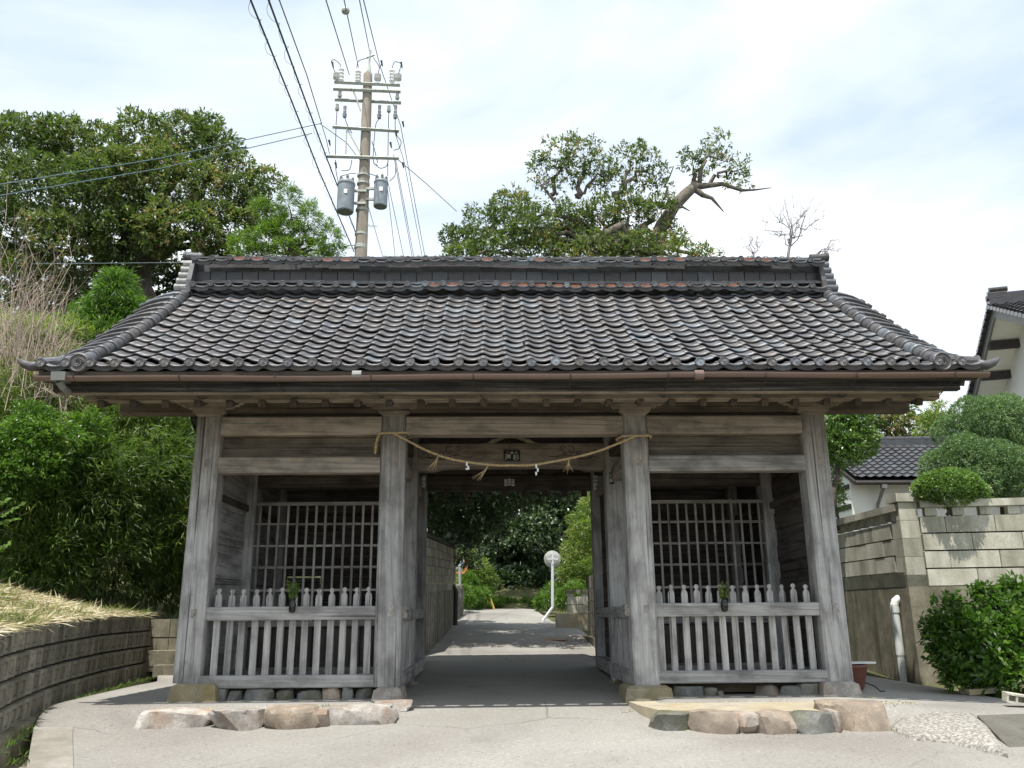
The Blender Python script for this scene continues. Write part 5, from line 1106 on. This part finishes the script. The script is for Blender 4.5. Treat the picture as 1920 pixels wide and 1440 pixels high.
span('wire with a grey ball marker left of the pole top', [(643, -10, 1), (672, 126, 8.8)], r=.011)
b = MB(); c = A(648, 20, 2.2); b.lathe([(.02, -.07), (.07, -.04), (.08, 0), (.07, .04), (.02, .07)], 12, c); b.build('wire_ball', M_galv, label='grey ball marker on the wire left of the pole top', cat='ball')
span('thin wire meeting the pole top spike from the left', [(672, -10, 1), (693, 96, 8.8)], r=.011); span('thin wire passing right of the pole top', [(679, -10, 1), (712, 122, 8.8), (751, 235, 11), (797, 482, 18)], r=.011)
span('bluish wire slanting from the lowest crossarm down to the right tree', [(746, 299, 8.9), (800, 345, 12), (856, 396, 16)], M_wireb, r=.012)
for k, (x0, y0, x1) in enumerate(((690, 385, 718), (724, 330, 741), (727, 340, 757), (738, 290, 773), (742, 300, 776))): span(('left', 'second', 'third', 'fourth', 'right')[k] + ' of the thin wires falling behind the roof right of the pole', [(x0, y0, 9), (x1, 482, 16)], r=.009)
span('short wire slanting from the cable junction to the fourth crossarm', [(600, 232, 8.8), (650, 268, 8.9), (684, 312, 9)], r=.010); span('short slack wire from the cable junction to the lowest crossarm', [(604, 236, 8.8), (612, 262, 8.85), (619, 294, 8.85)], r=.010); span('short wire from the right end of the middle crossarm past the transformer', [(741, 250, 8.9), (757, 300, 10), (792, 482, 17)], r=.009)
span('upper of two bluish wires crossing the big tree at left', [(-20, 349, 2), (300, 297, 5.5), (604, 231, 8.9)], M_wireb, r=.011, sag=.0); span('lower of two bluish wires crossing the big tree at left', [(-20, 370, 2), (300, 316, 5.5), (585, 250, 8.8)], M_wireb, r=.011)
span('thin wire at the height of the gate ridge before the dark trees', [(60, 495, 9), (380, 492, 9)], M_wireb, r=.009)
b = MB(); b.tube([A(300, 856, 6), A(372, 858, 6)], .018, 6); b.build('metal_pipe', M_galv, label='thin grey pipe poking out of the thicket beside the left gate post', cat='pipe')
# ================================================================== PLANTS
def B(px, py, Y, rpx, sq=(1, 1, 1)):
    r = rpx*mpp(Y, py); return (A(px, py, Y), (r*sq[0], r*sq[1], r*sq[2]))
# bank of cut grass above the retaining wall
V = []; dd = [.02, .3, .7, 1.2, 1.9, 2.8, 4, 6, 9, 14]; zz = [.0, .06, .17, .36, .62, .85, 1.1, 1.8, 3.0, 5]
for k in range(61):
    p, t, _ = wall_at(TW*k/60); n = Vector((-t.y, t.x)); n = n if n.x > 0 else -n; f = float(np.interp(p.y, [-4, 1, 3, 5.5], [1, 1, .75, .45]))
    for d, z in zip(dd, zz): q = p - n*(.16 + d); V.append((q.x, q.y, wall_top_z(p.y) - .015 + z*f + .03*math.sin(q.x*3)*math.sin(q.y*2.6)*min(d, 1)))
V = np.array(V); nx = len(dd); i = (np.arange(60)[:, None]*nx + np.arange(nx-1)[None, :]).ravel()
obj('grass_bank', np_mesh('grass_bank', V, np.stack([i, i+nx, i+nx+1, i+1], 1), M_turf, None, True), kind='structure')
G_ = V.reshape(61, nx, 3)
def bank_pts(n, dmax):
    u = rng.random(n)*59.99; dv = rng.random(n)**1.1*dmax; k = u.astype(int); f = (u - k)[:, None]; j = np.clip(np.searchsorted(dd, dv) - 1, 0, nx-2); g = ((dv - np.array(dd)[j])/(np.array(dd)[j+1]-np.array(dd)[j])).clip(0, 1)[:, None]
    return (G_[k, j]*(1-g) + G_[k, j+1]*g)*(1-f) + (G_[k+1, j]*(1-g) + G_[k+1, j+1]*g)*f
n = 26000; c = bank_pts(n, 2.4); d = rng.normal(size=(n, 3))*np.array([1, 1, .2]) + np.array([.2, -.2, .06])
patch = np.sin(c[:, 0]*2.1 + 1)*np.sin(c[:, 1]*1.7) + rng.normal(0, .5, n)
Vv, F, tt = leaves(c + np.array([0, 0, .02]) + rng.normal(0, .015, (n, 3)), d, rng.uniform(.10, .28, n), .016, np.clip(.72 + .22*patch + rng.normal(0, .14, n), 0, 1)); obj('cut_grass', np_mesh('cut_grass', Vv, F, L_dry, {'tint': tt}), kind='stuff', label='dry mown grass lying over the bank above the curved wall', cat='grass')
n = 9000; c = bank_pts(n, 2.4); keep = (np.sin(c[:, 0]*2.1 + 1)*np.sin(c[:, 1]*1.7) + rng.normal(0, .35, n)) < -.1; c = c[keep]; n = len(c)
Vv, F, tt = leaves(c, rng.normal(size=(n, 3))*.5 + np.array([.1, -.1, .8]), rng.uniform(.08, .2, n), .010, rng.beta(2, 2, n)); obj('green_grass', np_mesh('green_grass', Vv, F, L_grass, {'tint': tt}), kind='stuff', label='short green grass growing through the mown grass on the bank', cat='grass')
# grass at the ditch and road edges
C = []
for k in range(700): p, t, _ = wall_at(TW*rng.random()); nn = Vector((-t.y, t.x)); nn = nn if nn.x > 0 else -nn; q = p + nn*rng.uniform(.08, .2); C.append((q.x, q.y, -.17 + (0 if p.y > -1 else -.1)))
for k in range(260): y = rng.uniform(5, 7); C.append((left_edge(y) + rng.uniform(-.1, .12), y, float(road_z(y))))
for k in range(120): q = AZ(rng.uniform(0, 60), rng.uniform(1365, 1430), -.35); C.append((q.x, q.y, -.40))
for k in range(60): q = A(rng.uniform(603, 622), 1338, -.86); C.append((q.x, q.y, -.16))
C = np.array(C); Vv, F, tt = leaves(C, rng.normal(size=C.shape)*.6 + np.array([0, 0, .8]), rng.uniform(.04, .13, len(C)), .010, rng.beta(2, 2, len(C))); obj('weeds', np_mesh('weeds', Vv, F, L_grass, {'tint': tt}), kind='stuff', label='small weeds along the ditch and stone edges', cat='weeds')
C = []
for k in range(240):
    j = rng.integers(0, 5); q = [(1690, 1362, -1.0), (960, 1222, 5.6), (590, 1356, -1.0), (500, 1358, -1.05), (1210, 1330, -.75)][j]; a = A(q[0] + rng.normal(0, 26), q[1], q[2] + rng.normal(0, .12)); C.append((a.x, a.y, float(ground_z(a.x, a.y)) + .012))
C = np.array(C); Vv, F, tt = leaves(C, rng.normal(size=C.shape)*np.array([1, 1, .15]), .035, .018, np.clip(rng.beta(4, 2, len(C)), 0, 1)); obj('fallen_leaves', np_mesh('fallen_leaves', Vv, F, L_dry, {'tint': tt}), kind='stuff', label='dry fallen leaves scattered by the stone edging', cat='leaves')

# dark thicket of dwarf bamboo and brush on the left slope
th = [B(60, 950, 4.6, 110), B(180, 930, 5.2, 110), B(285, 900, 5.8, 90), B(340, 1000, 6.2, 80), B(210, 1040, 5.4, 90), B(90, 1050, 4.4, 80), B(300, 1090, 6.2, 60), B(50, 790, 5.6, 95), B(150, 770, 6, 95), B(260, 800, 6.2, 95), B(335, 850, 6.8, 75), B(30, 690, 7, 90), B(110, 680, 7.2, 85), B(200, 690, 7.6, 80), B(300, 720, 8, 70), B(60, 1000, 6, 100), B(220, 860, 7, 120), B(-60, 900, 4.6, 120), B(-60, 720, 6.5, 120), B(370, 960, 7.5, 90), B(350, 1090, 6.8, 50)]
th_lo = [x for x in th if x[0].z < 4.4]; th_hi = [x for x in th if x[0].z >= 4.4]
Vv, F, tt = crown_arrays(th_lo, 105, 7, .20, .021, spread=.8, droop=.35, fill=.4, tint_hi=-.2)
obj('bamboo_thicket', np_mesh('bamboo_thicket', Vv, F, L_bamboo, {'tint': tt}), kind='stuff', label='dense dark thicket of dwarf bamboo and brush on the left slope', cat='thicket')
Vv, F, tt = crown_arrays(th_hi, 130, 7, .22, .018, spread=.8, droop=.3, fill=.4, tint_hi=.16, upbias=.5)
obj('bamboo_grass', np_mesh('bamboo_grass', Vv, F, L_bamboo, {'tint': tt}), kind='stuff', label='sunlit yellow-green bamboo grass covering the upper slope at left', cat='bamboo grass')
cb = thing('bamboo_clump', 'light green leafy bamboo clump rising above the left roof end', 'bamboo', (A(215, 700, 7.4).x, 7.4, A(215, 900, 7.4).z))
o0 = cb.location.copy(); bl = [B(215, 560, 7.4, 42), B(185, 600, 7.4, 42), B(250, 595, 7.4, 36), B(220, 640, 7.4, 50), B(160, 640, 7.4, 34), B(255, 650, 7.6, 40), B(225, 527, 7.4, 20)]
crown('foliage', L_bright, cb, [(c - o0, r) for c, r in bl], 190, 6, .19, .022, droop=.4, fill=.5); b = MB()
for c, r in bl: limb(b, (rng.normal(0, .2), rng.normal(0, .2), 0), c - o0, .02, .008, .04)
b.build('stems', M_palebark, cb)
def shrub(name, label, cat, blobs, mat, per, k, L, W, stem_from, group=None, mbark=None, **kw):
    t = thing(name, label, cat, stem_from, 0, group); o0 = Vector(stem_from)
    crown('foliage', mat, t, [(x[0] - o0, *x[1:]) for x in blobs], per, k, L, W, **kw); b = MB()
    for c, r in blobs[:8]: limb(b, (rng.normal(0, .05), rng.normal(0, .05), -.1), c - o0, .035, .012, .15)
    b.build('stems', mbark or M_bark, t); return t
shrub('leafy_bush', 'bright green fine-leaved bush in front of the thicket at the left edge', 'bush', [B(40, 845, 3.7, 55), B(110, 830, 4.0, 45), B(20, 890, 3.5, 48), B(85, 880, 3.8, 40), B(-40, 850, 3.4, 60), B(165, 810, 4.6, 36), B(60, 800, 4.0, 40), B(140, 860, 4.2, 26)], L_bright, 190, 7, .085, .030, tuple(A(60, 1060, 5.0)), droop=.15)
sp = thing('sapling', 'sunlit sapling with large light green leaves poking in at the left edge', 'sapling', tuple(AZ(-60, 1200, .6))); o0 = sp.location.copy()
C = []; D = []; b = MB()
for (x, y, ex_, ey_) in ((-60, 1000, 38, 948), (-60, 1000, 30, 975), (-60, 980, 12, 938), (-60, 1050, 14, 1022), (-60, 1050, 5, 1030)):
    p, q = A(x, y, -1.4), A(ex_, ey_, -1.4); b.tube([p - o0, p.lerp(q, .5) + Vector((0, 0, .03)) - o0, q - o0], .004, 4)
    for t_ in np.linspace(.35, 1, 11):
        for s in (-1, 1): C.append(np.array(p.lerp(q, t_) - o0)); D.append(unit(np.array([.5, s*.7 + rng.normal(0, .3), .25 + s*.35 + rng.normal(0, .2)])))
b.tube([(0, 0, -.3), A(-60, 1000, -1.4) - o0], .012, 5); b.build('stems', M_bark, sp)
Vv, F, tt = leaves(np.array(C), np.array(D), .075, .05, rng.beta(4, 2, len(C))); link('foliage', np_mesh('foliage', Vv, F, L_bright, {'tint': tt}), sp)
# dry reed stalks
b = MB()
def twig(p, d, L, r, depth):
    n = 4; pts = [p]; dd_ = Vector(d)
    for k in range(n): dd_ = (dd_ + Vector(rng.normal(size=3))*.10).normalized(); pts.append(pts[-1] + dd_*L/n)
    b.tube(pts, [r*(1 - .6*k/n) for k in range(n+1)], 3, cap=False)
    if depth:
        for k in range(5 if depth > 1 else 4):
            q = pts[1 + k % n]; s = (dd_ + Vector(rng.normal(size=3))*.5 + Vector((.1, 0, .1))).normalized(); twig(q, s, L*.42, r*.5, depth - 1)
for k in range(120):
    px = rng.uniform(-40, 130); Y = rng.uniform(4.2, 5.6); topy = 430 + 2.0*abs(px - 25) + rng.uniform(0, 230); p = A(px, 720 + rng.uniform(-60, 60), Y); q = A(px + rng.normal(10, 22), max(topy, 430), Y)
    twig(p, (q-p).normalized(), (q-p).length, .010, 2)
for k in range(26):
    px = rng.uniform(90, 330); p = A(px, rng.uniform(700, 760), 7); twig(p, unit(np.array([rng.normal(.1, .25), 0, 1])), rng.uniform(.7, 1.6), .008, 1)
b.build('dead_stalks', M_twig, kind='stuff', label='pale dry weed stalks with fine branches at the upper left', cat='dry stalks')

def tree(name, label, blobs, mat, per, k, L, W, root, trunk_r, fork, group=None, bark=None, limbs=None, **kw):
    t = thing(name, label, 'tree', tuple(root), 0, group); o0 = Vector(root)
    crown('crown', mat, t, [(x[0] - o0, *x[1:]) for x in blobs], per, k, L, W, **kw)
    b = MB(); fk = Vector(fork) - o0; limb(b, (0, 0, -.4), fk, trunk_r, trunk_r*.7, .06, 9)
    for c, r in [x[:2] for x in (limbs or blobs)]: limb(b, fk + (c - o0 - fk)*.0, (c - o0), trunk_r*.42, trunk_r*.07, .16, 5)
    b.build('trunk', bark or M_bark, t, smooth=True); return t
# great evergreen, left
YT = 15.0
bl = [B(40, 290, YT, 75), B(120, 275, YT, 60), B(180, 300, YT+1, 75), B(270, 262, YT, 55), B(345, 258, YT, 52), B(400, 285, YT, 50), B(430, 320, YT, 48), B(90, 370, YT-1, 85), B(190, 380, YT-1.2, 85), B(290, 350, YT-.6, 80), B(370, 360, YT-.8, 70), B(455, 360, YT-.3, 42), B(20, 440, YT-1, 85), B(130, 460, YT-1.5, 80), B(250, 450, YT-1, 75), B(340, 440, YT-1.4, 75), B(420, 430, YT-.6, 60), B(480, 400, YT+.3, 40), B(60, 540, YT-1, 75), B(410, 500, YT, 45), B(220, 330, YT-1.5, 60), B(310, 300, YT-.6, 45), B(390, 235, YT, 26), B(90, 245, YT, 34), B(25, 245, YT, 32), B(500, 340, YT+.2, 30), B(505, 440, YT+.3, 26), B(-60, 330, YT, 90), B(-60, 480, YT, 90)]
bl = [(c, (r[0], r[1]*1.1, r[2]*.72)) for c, r in bl]
tree('evergreen_tree', 'huge spreading evergreen with glossy olive leaves on the hill at upper left', bl, L_shii, 24, 7, .18, .068, A(270, 640, YT), .55, A(265, 490, YT), bark=M_bark, fill=.16, upbias=.35, limbs=[x for q, x in enumerate(bl) if q % 2 == 0])
bl = [B(100, 560, 17, 60), B(200, 530, 18, 50), B(300, 560, 17, 60), B(360, 530, 17, 40), B(40, 590, 17, 60), B(150, 600, 16, 50), B(400, 560, 18, 45)]
tree('dark_tree', 'dark shaded tree under the great evergreen behind the left roof end', bl, L_dark, 10, 7, .28, .10, A(180, 690, 17), .3, A(190, 600, 17), fill=.3)
# cedar with upright light tufts
YC_ = 12.5; bl = [B(540, 385, YC_, 20, (1, 1, 1.8)), B(580, 412, YC_, 20, (1, 1, 1.7)), B(562, 440, YC_, 22), B(618, 448, YC_, 18, (1, 1, 1.7)), B(592, 470, YC_, 22), B(530, 430, YC_, 24), B(637, 472, YC_, 14), B(490, 395, YC_, 16, (1, 1, 1.4)), B(500, 445, YC_, 26), B(452, 468, YC_, 26), B(540, 478, YC_, 30), B(480, 480, YC_, 26), B(610, 490, YC_, 22)]
tree('cedar_tree', 'young cedar with upright light green tufts left of the utility pole', bl, L_cedar, 62, 9, .17, .022, A(560, 640, YC_), .14, A(555, 480, YC_), spread=.45, fill=.4, upbias=.7, tint_hi=.15)
# tree behind the ridge, right, with its leaning limb
YR2 = 19.0
lo_ = [B(868, 460, YR2, 36), B(905, 425, YR2, 42), B(960, 395, YR2, 48), B(1000, 430, YR2-1, 52), B(1060, 420, YR2, 50), B(1120, 410, YR2, 48), B(1180, 405, YR2, 46), B(1230, 400, YR2, 40), B(1250, 445, YR2, 34), B(930, 470, YR2-1, 50), B(1020, 480, YR2-1, 45), B(1110, 470, YR2-1, 45), B(1190, 465, YR2-1, 42), B(1260, 480, YR2-1.5, 40), B(1320, 485, YR2-1.5, 30), B(845, 440, YR2, 22), B(1080, 500, YR2-1, 45), B(870, 490, YR2-1, 40)]
up2 = [B(1045, 288, YR2, 36), B(1090, 285, YR2, 34), B(1015, 315, YR2, 26), B(1120, 310, YR2, 30), B(1175, 295, YR2, 34), B(1215, 300, YR2, 32), B(1240, 325, YR2, 22), B(1150, 335, YR2, 26), B(1060, 320, YR2, 24), B(1220, 350, YR2, 18), B(1295, 305, YR2, 24), B(1350, 268, YR2, 26), B(1330, 300, YR2, 22), B(1385, 315, YR2, 26), B(1400, 340, YR2, 16), B(1370, 345, YR2, 12), B(1310, 330, YR2, 16), B(1005, 300, YR2, 14), B(1078, 335, YR2, 22), B(1128, 352, YR2, 22), B(1008, 345, YR2, 16), B(1198, 335, YR2, 22), B(1248, 352, YR2, 18), B(1040, 352, YR2, 18), B(1100, 318, YR2, 22), B(1180, 365, YR2, 22), B(1142, 318, YR2, 20), B(1070, 262, YR2, 16), B(1112, 270, YR2, 18), B(1205, 278, YR2, 16), B(1325, 285, YR2, 14), B(1362, 300, YR2, 16), B(1408, 325, YR2, 12), B(1285, 290, YR2, 14)]
bl = [(c, (r[0], r[1], r[2]*.75)) for c, r in lo_] + [(c, (r[0], r[1], r[2]*.75), .5) for c, r in up2]
rt = tree('leaning_tree', 'broad evergreen behind the ridge with a thick bare limb leaning to the right', [x for x in bl], L_shii, 21, 7, .18, .066, A(1180, 640, YR2), .5, A(1180, 470, YR2), bark=M_palebark, fill=.35, upbias=.3, tint_hi=.04, limbs=[(c, r) for c, r in bl[:18]])
o0 = rt.location.copy(); b = MB(); q = lambda x, y: A(x, y, YR2) - o0; k_ = mpp(YR2, 400)
b.tube([q(1225, 470), q(1240, 425), q(1265, 385), q(1290, 360), q(1304, 348)], [.30, .28, .25, .22, .19], 10)
b.tube([q(1302, 350), q(1325, 348), q(1355, 345), q(1390, 357), q(1415, 356), q(1446, 352)], [.16, .12, .09, .065, .04, .015], 7); b.tube([q(1300, 352), q(1318, 366), q(1335, 372), q(1357, 397)], [.15, .11, .07, .02], 7)
b.tube([q(1262, 390), q(1280, 388), q(1294, 396)], [.1, .05, .015], 6)
for x0, y0, x1, y1, r in ((1304, 346, 1300, 310, .12), (1306, 346, 1345, 280, .11), (1320, 347, 1385, 320, .1), (1035, 365, 1050, 300, .1), (1080, 370, 1095, 295, .13), (1080, 368, 1120, 345, .09), (1160, 380, 1180, 305, .14), (1170, 360, 1225, 310, .1), (1250, 385, 1256, 315, .07), (1040, 372, 1005, 330, .07), (1100, 350, 1160, 320, .07)): limb(b, q(x0, y0), q(x1, y1), r, r*.25, .25, 6, 8)
b.build('leaning_limb', M_palebark, rt, smooth=True)
def bare(label, stem, tips, Y, r0):
    """a leafless tree: stem pixels, then a fan of limbs to the tip pixels, each with fine twigs"""
    global b
    o0 = A(*stem[0], Y); t = thing('bare_tree', label, 'bare tree', tuple(o0), 0, 'leafless trees above the ridge'); b = MB(); k_ = mpp(Y, 440)
    P = [A(x, y, Y) - o0 for x, y in stem]; b.tube(P, [r0*(1 - .3*q/len(P)) for q in range(len(P))], 6)
    g0 = Vector((-.6, .2, float(hillz(o0.x, o0.y)) - .2 - o0.z)); b.tube([g0, g0*.6 + Vector((.15, 0, 0)), g0*.25 + Vector((-.1, 0, 0)), (0, 0, .02)], [r0*2.2, r0*1.8, r0*1.4, r0], 8)
    for n_, (x, y) in enumerate(tips):
        p = P[-1] if n_ % 3 else P[-1].lerp(P[0], .35); q = A(x, y, Y + rng.uniform(-.8, .8)) - o0; pts = limb(b, p, q, r0*.42, r0*.10, .3, 4, 7); L = (q - p).length
        for m in range(2, 8):
            for _ in range(2):
                d = ((q - p).normalized() + Vector(rng.normal(size=3))*.55 + Vector((0, 0, .25))).normalized(); e = pts[m] + d*L*rng.uniform(.18, .36); pp = limb(b, pts[m], e, r0*.16, r0*.05, .2, 3, 3)
                f = e + (d + Vector(rng.normal(size=3))*.4).normalized()*L*.14; b.tube([pp[2], f], [r0*.08, r0*.04], 3, cap=False)
    b.build('branches', M_bare, t)
bare('tallest leafless small tree above the right half of the ridge', [(1476, 495), (1479, 470), (1484, 446)], [(1440, 418), (1452, 402), (1470, 394), (1488, 390), (1508, 392), (1526, 400), (1542, 410), (1446, 440), (1530, 428), (1500, 410)], 20, .065)
bare('low leafless tree nearest the leaning evergreen above the ridge', [(1412, 496), (1413, 478)], [(1396, 452), (1408, 444), (1420, 446), (1430, 456), (1400, 466)], 21, .05)
bare('leafless branch reaching out right of the ridge end', [(1522, 505), (1530, 478), (1538, 472)], [(1562, 462), (1574, 454), (1570, 472), (1552, 476)], 20, .06)
# woods seen through the gate and beyond the road
for k, (lab, pts, mat, per, L, W, hi) in enumerate((
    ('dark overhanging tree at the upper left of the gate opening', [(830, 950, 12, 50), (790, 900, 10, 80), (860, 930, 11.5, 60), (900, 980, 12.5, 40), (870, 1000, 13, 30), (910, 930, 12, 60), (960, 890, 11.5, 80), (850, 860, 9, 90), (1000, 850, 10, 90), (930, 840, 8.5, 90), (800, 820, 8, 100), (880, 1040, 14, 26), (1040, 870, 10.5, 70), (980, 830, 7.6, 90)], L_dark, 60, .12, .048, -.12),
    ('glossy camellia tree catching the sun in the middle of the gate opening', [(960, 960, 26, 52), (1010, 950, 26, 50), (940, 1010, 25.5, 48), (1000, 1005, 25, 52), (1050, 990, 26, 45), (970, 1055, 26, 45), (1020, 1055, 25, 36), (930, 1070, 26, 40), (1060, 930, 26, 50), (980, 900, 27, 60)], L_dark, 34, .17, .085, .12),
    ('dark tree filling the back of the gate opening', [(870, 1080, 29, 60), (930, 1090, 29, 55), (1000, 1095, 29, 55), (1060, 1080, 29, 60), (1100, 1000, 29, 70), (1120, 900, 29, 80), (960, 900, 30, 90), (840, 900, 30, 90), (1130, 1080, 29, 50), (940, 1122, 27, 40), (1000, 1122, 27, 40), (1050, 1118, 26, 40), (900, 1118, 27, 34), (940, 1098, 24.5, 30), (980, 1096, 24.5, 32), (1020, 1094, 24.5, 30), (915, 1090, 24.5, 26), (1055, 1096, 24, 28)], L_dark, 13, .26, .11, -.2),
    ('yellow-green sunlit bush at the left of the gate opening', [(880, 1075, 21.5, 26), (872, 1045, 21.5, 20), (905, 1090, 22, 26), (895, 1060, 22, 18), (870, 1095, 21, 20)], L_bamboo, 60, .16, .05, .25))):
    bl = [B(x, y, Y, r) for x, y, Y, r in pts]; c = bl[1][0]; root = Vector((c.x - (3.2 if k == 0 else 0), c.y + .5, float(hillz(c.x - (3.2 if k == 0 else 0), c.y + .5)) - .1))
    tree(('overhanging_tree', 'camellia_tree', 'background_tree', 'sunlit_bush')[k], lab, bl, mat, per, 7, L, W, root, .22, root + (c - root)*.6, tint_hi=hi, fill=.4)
bl = [B(1085, 1040, 17.5, 34), B(1105, 1000, 17.5, 30), B(1078, 1080, 17.5, 30), B(1100, 1075, 17, 30), B(1090, 980, 18, 22), B(1110, 950, 18, 24), B(1060, 1070, 18, 16)]
t = shrub('bamboo_clump', 'light green bamboo at the right of the gate opening behind the mirror pole', 'bamboo', bl, L_bamboo, 75, 7, .20, .026, tuple(A(1090, 1130, 17.5)), droop=.3, tint_hi=.08)
ub = [B(880, 1128, 18.5, 12), B(890, 1118, 20, 14), B(905, 1120, 20.5, 15), B(912, 1108, 21.5, 11), B(920, 1128, 21.5, 9), B(950, 1130, 22.5, 8), B(985, 1132, 22.5, 8), B(870, 1108, 19, 10), B(880, 1090, 20.5, 12), B(935, 1130, 22, 9), B(965, 1134, 22.5, 8), B(1000, 1134, 22, 8), B(1040, 1115, 17.5, 18), B(1060, 1125, 16, 18), B(1020, 1130, 19, 16), B(1075, 1110, 16, 16), B(880, 1100, 20.5, 16), B(895, 1128, 20.5, 14)]
Vv, F, tt = crown_arrays(ub, 260, 6, .16, .020, spread=.7, droop=.1, fill=.6, upbias=.6, tint_hi=.1); obj('roadside_grass', np_mesh('roadside_grass', Vv, F, L_bright, {'tint': tt}), kind='stuff', label='tall bright grass along the bank where the lane bends', cat='grass')
# woods on the hill behind, out of the gate's frame
wd = []
for k in range(46):
    x = rng.uniform(-32, -5.5) if k < 26 else rng.uniform(5, 24); y = rng.uniform(21, 34) if k < 26 else rng.uniform(23, 32); z = float(hillz(x, y)); r = rng.uniform(1.6, 2.6); wd.append((Vector((x, y, z + r*.6)), (r, r, r*.8)))
for k in range(44): x = rng.uniform(-27, -11.5); y = rng.uniform(2, 20); r = rng.uniform(1.1, 1.8); wd.append((Vector((x, y, float(hillz(x, y)) + r*.4)), (r, r, r*.8)))
for k in range(18): x = rng.uniform(-4, 4.5); y = rng.uniform(28, 34); wd.append((Vector((x, y, float(hillz(x, y)) + rng.uniform(1.5, 7))), (2.0, 2.0, 1.8)))
Vv, F, tt = crown_arrays(wd, 4.5, 7, .42, .17, fill=.3); obj('hill_woods', np_mesh('hill_woods', Vv, F, L_dark, {'tint': tt}), kind='stuff', label='dark woods covering the hill behind the gate', cat='woods')

# ---- garden plants, right
bl = [B(1585, 800, 5.6, 44), B(1560, 830, 5.6, 34), B(1610, 825, 5.6, 36), B(1590, 840, 5.4, 34), B(1600, 780, 5.6, 32)]
tree('cloud_pruned_tree', 'round clipped dark green tree crown right behind the right end post', bl, L_hedge, 240, 7, .075, .026, A(1556, 960, 5.6), .06, A(1570, 860, 5.6), fill=.35, clip=True)
shrub('garden_shrub', 'narrow green shrub between the right end post and the storehouse', 'shrub', [B(1562, 900, 6.2, 16), B(1565, 935, 6.2, 22), B(1570, 870, 6.2, 14)], L_hedge, 190, 6, .08, .026, tuple(A(1562, 985, 6.2)))
bl = [B(1830, 795, 5.0, 52), B(1880, 795, 5.2, 58), B(1785, 812, 5.0, 34), B(1930, 810, 5.4, 60), B(1900, 850, 5.0, 50), B(1840, 838, 4.9, 40)]
tree('clipped_yew', 'upper and larger of the two soft green clipped trees at right under the tall house', bl, L_yew, 430, 6, .055, .018, A(1890, 960, 5.1), .1, A(1890, 880, 5.1), group='clipped trees at right', fill=.3, clip=True)
bl = [B(1800, 870, 4.2, 46), B(1860, 875, 4.0, 52), B(1760, 878, 4.3, 34), B(1915, 885, 4.0, 48), B(1840, 905, 3.8, 36), B(1890, 915, 3.9, 34), B(1810, 845, 4.3, 34)]
tree('clipped_yew', 'lower clipped green tree directly above the small round bush at right', bl, L_yew, 430, 6, .055, .018, A(1880, 975, 4.1), .08, A(1880, 930, 4.1), group='clipped trees at right', fill=.3, clip=True)
bl = [B(1780, 915, 3.3, 38, (1.6, 1.2, .95)), B(1745, 918, 3.3, 28, (1.2, 1, .9)), B(1820, 922, 3.3, 30, (1.1, 1, .8))]
shrub('round_bush', 'small rounded light green bush on top of the stone wall', 'bush', bl, L_hedge, 700, 6, .045, .022, tuple(A(1780, 955, 3.3)), tint_hi=.22, fill=.15, clip=True)
bl = [B(1850, 1220, .9, 64), B(1915, 1205, .9, 70), B(1800, 1240, 1.0, 38), B(1875, 1155, 1.1, 42), B(1815, 1180, 1.2, 34), B(1775, 1150, 1.3, 26), B(1930, 1130, 1.2, 46), B(1760, 1190, 1.3, 30), B(1860, 1265, .6, 40), B(1920, 1270, .6, 50), B(1800, 1275, .8, 28), B(1980, 1200, .9, 80), B(1790, 1130, 1.3, 16), B(1850, 1118, 1.2, 22), B(1900, 1105, 1.2, 20), B(1765, 1225, 1.2, 22), B(1745, 1180, 1.4, 14), B(1822, 1105, 1.3, 10)]
shrub('camellia_shrub', 'glossy broad-leaved green shrub in front of the concrete footing at lower right', 'shrub', bl, L_bright, 85, 6, .11, .055, tuple(A(1850, 1296, .9)), tint_hi=-.16, fill=.5)
for k in range(7):                                        # stray upright shoots
    pass
bl = [B(1650, 775, 21, 24), B(1690, 790, 21, 26), B(1730, 800, 21, 24), B(1640, 800, 21, 20), B(1670, 800, 21, 22), B(1700, 770, 22, 18)]
tree('distant_tree', 'thin olive green tree above the storehouse roof under the right eave', bl, L_shii, 16, 6, .24, .09, A(1690, 900, 21), .14, A(1690, 830, 21), tint_hi=.15)
bl = [B(1745, 790, 18, 20), B(1760, 770, 18, 16), B(1735, 810, 18, 18), B(1770, 800, 18, 18)]
shrub('bamboo_clump', 'wispy yellow-green bamboo between the eave and the tall house', 'bamboo', bl, L_bamboo, 60, 6, .2, .03, tuple(A(1750, 880, 18)), tint_hi=.2, droop=.2)
print('triangles', sum(sum(len(p.vertices) - 2 for p in o.data.polygons) for o in bpy.data.objects if o.type == 'MESH' and len(o.data.polygons) > 5000), 'objects', len(bpy.data.objects))
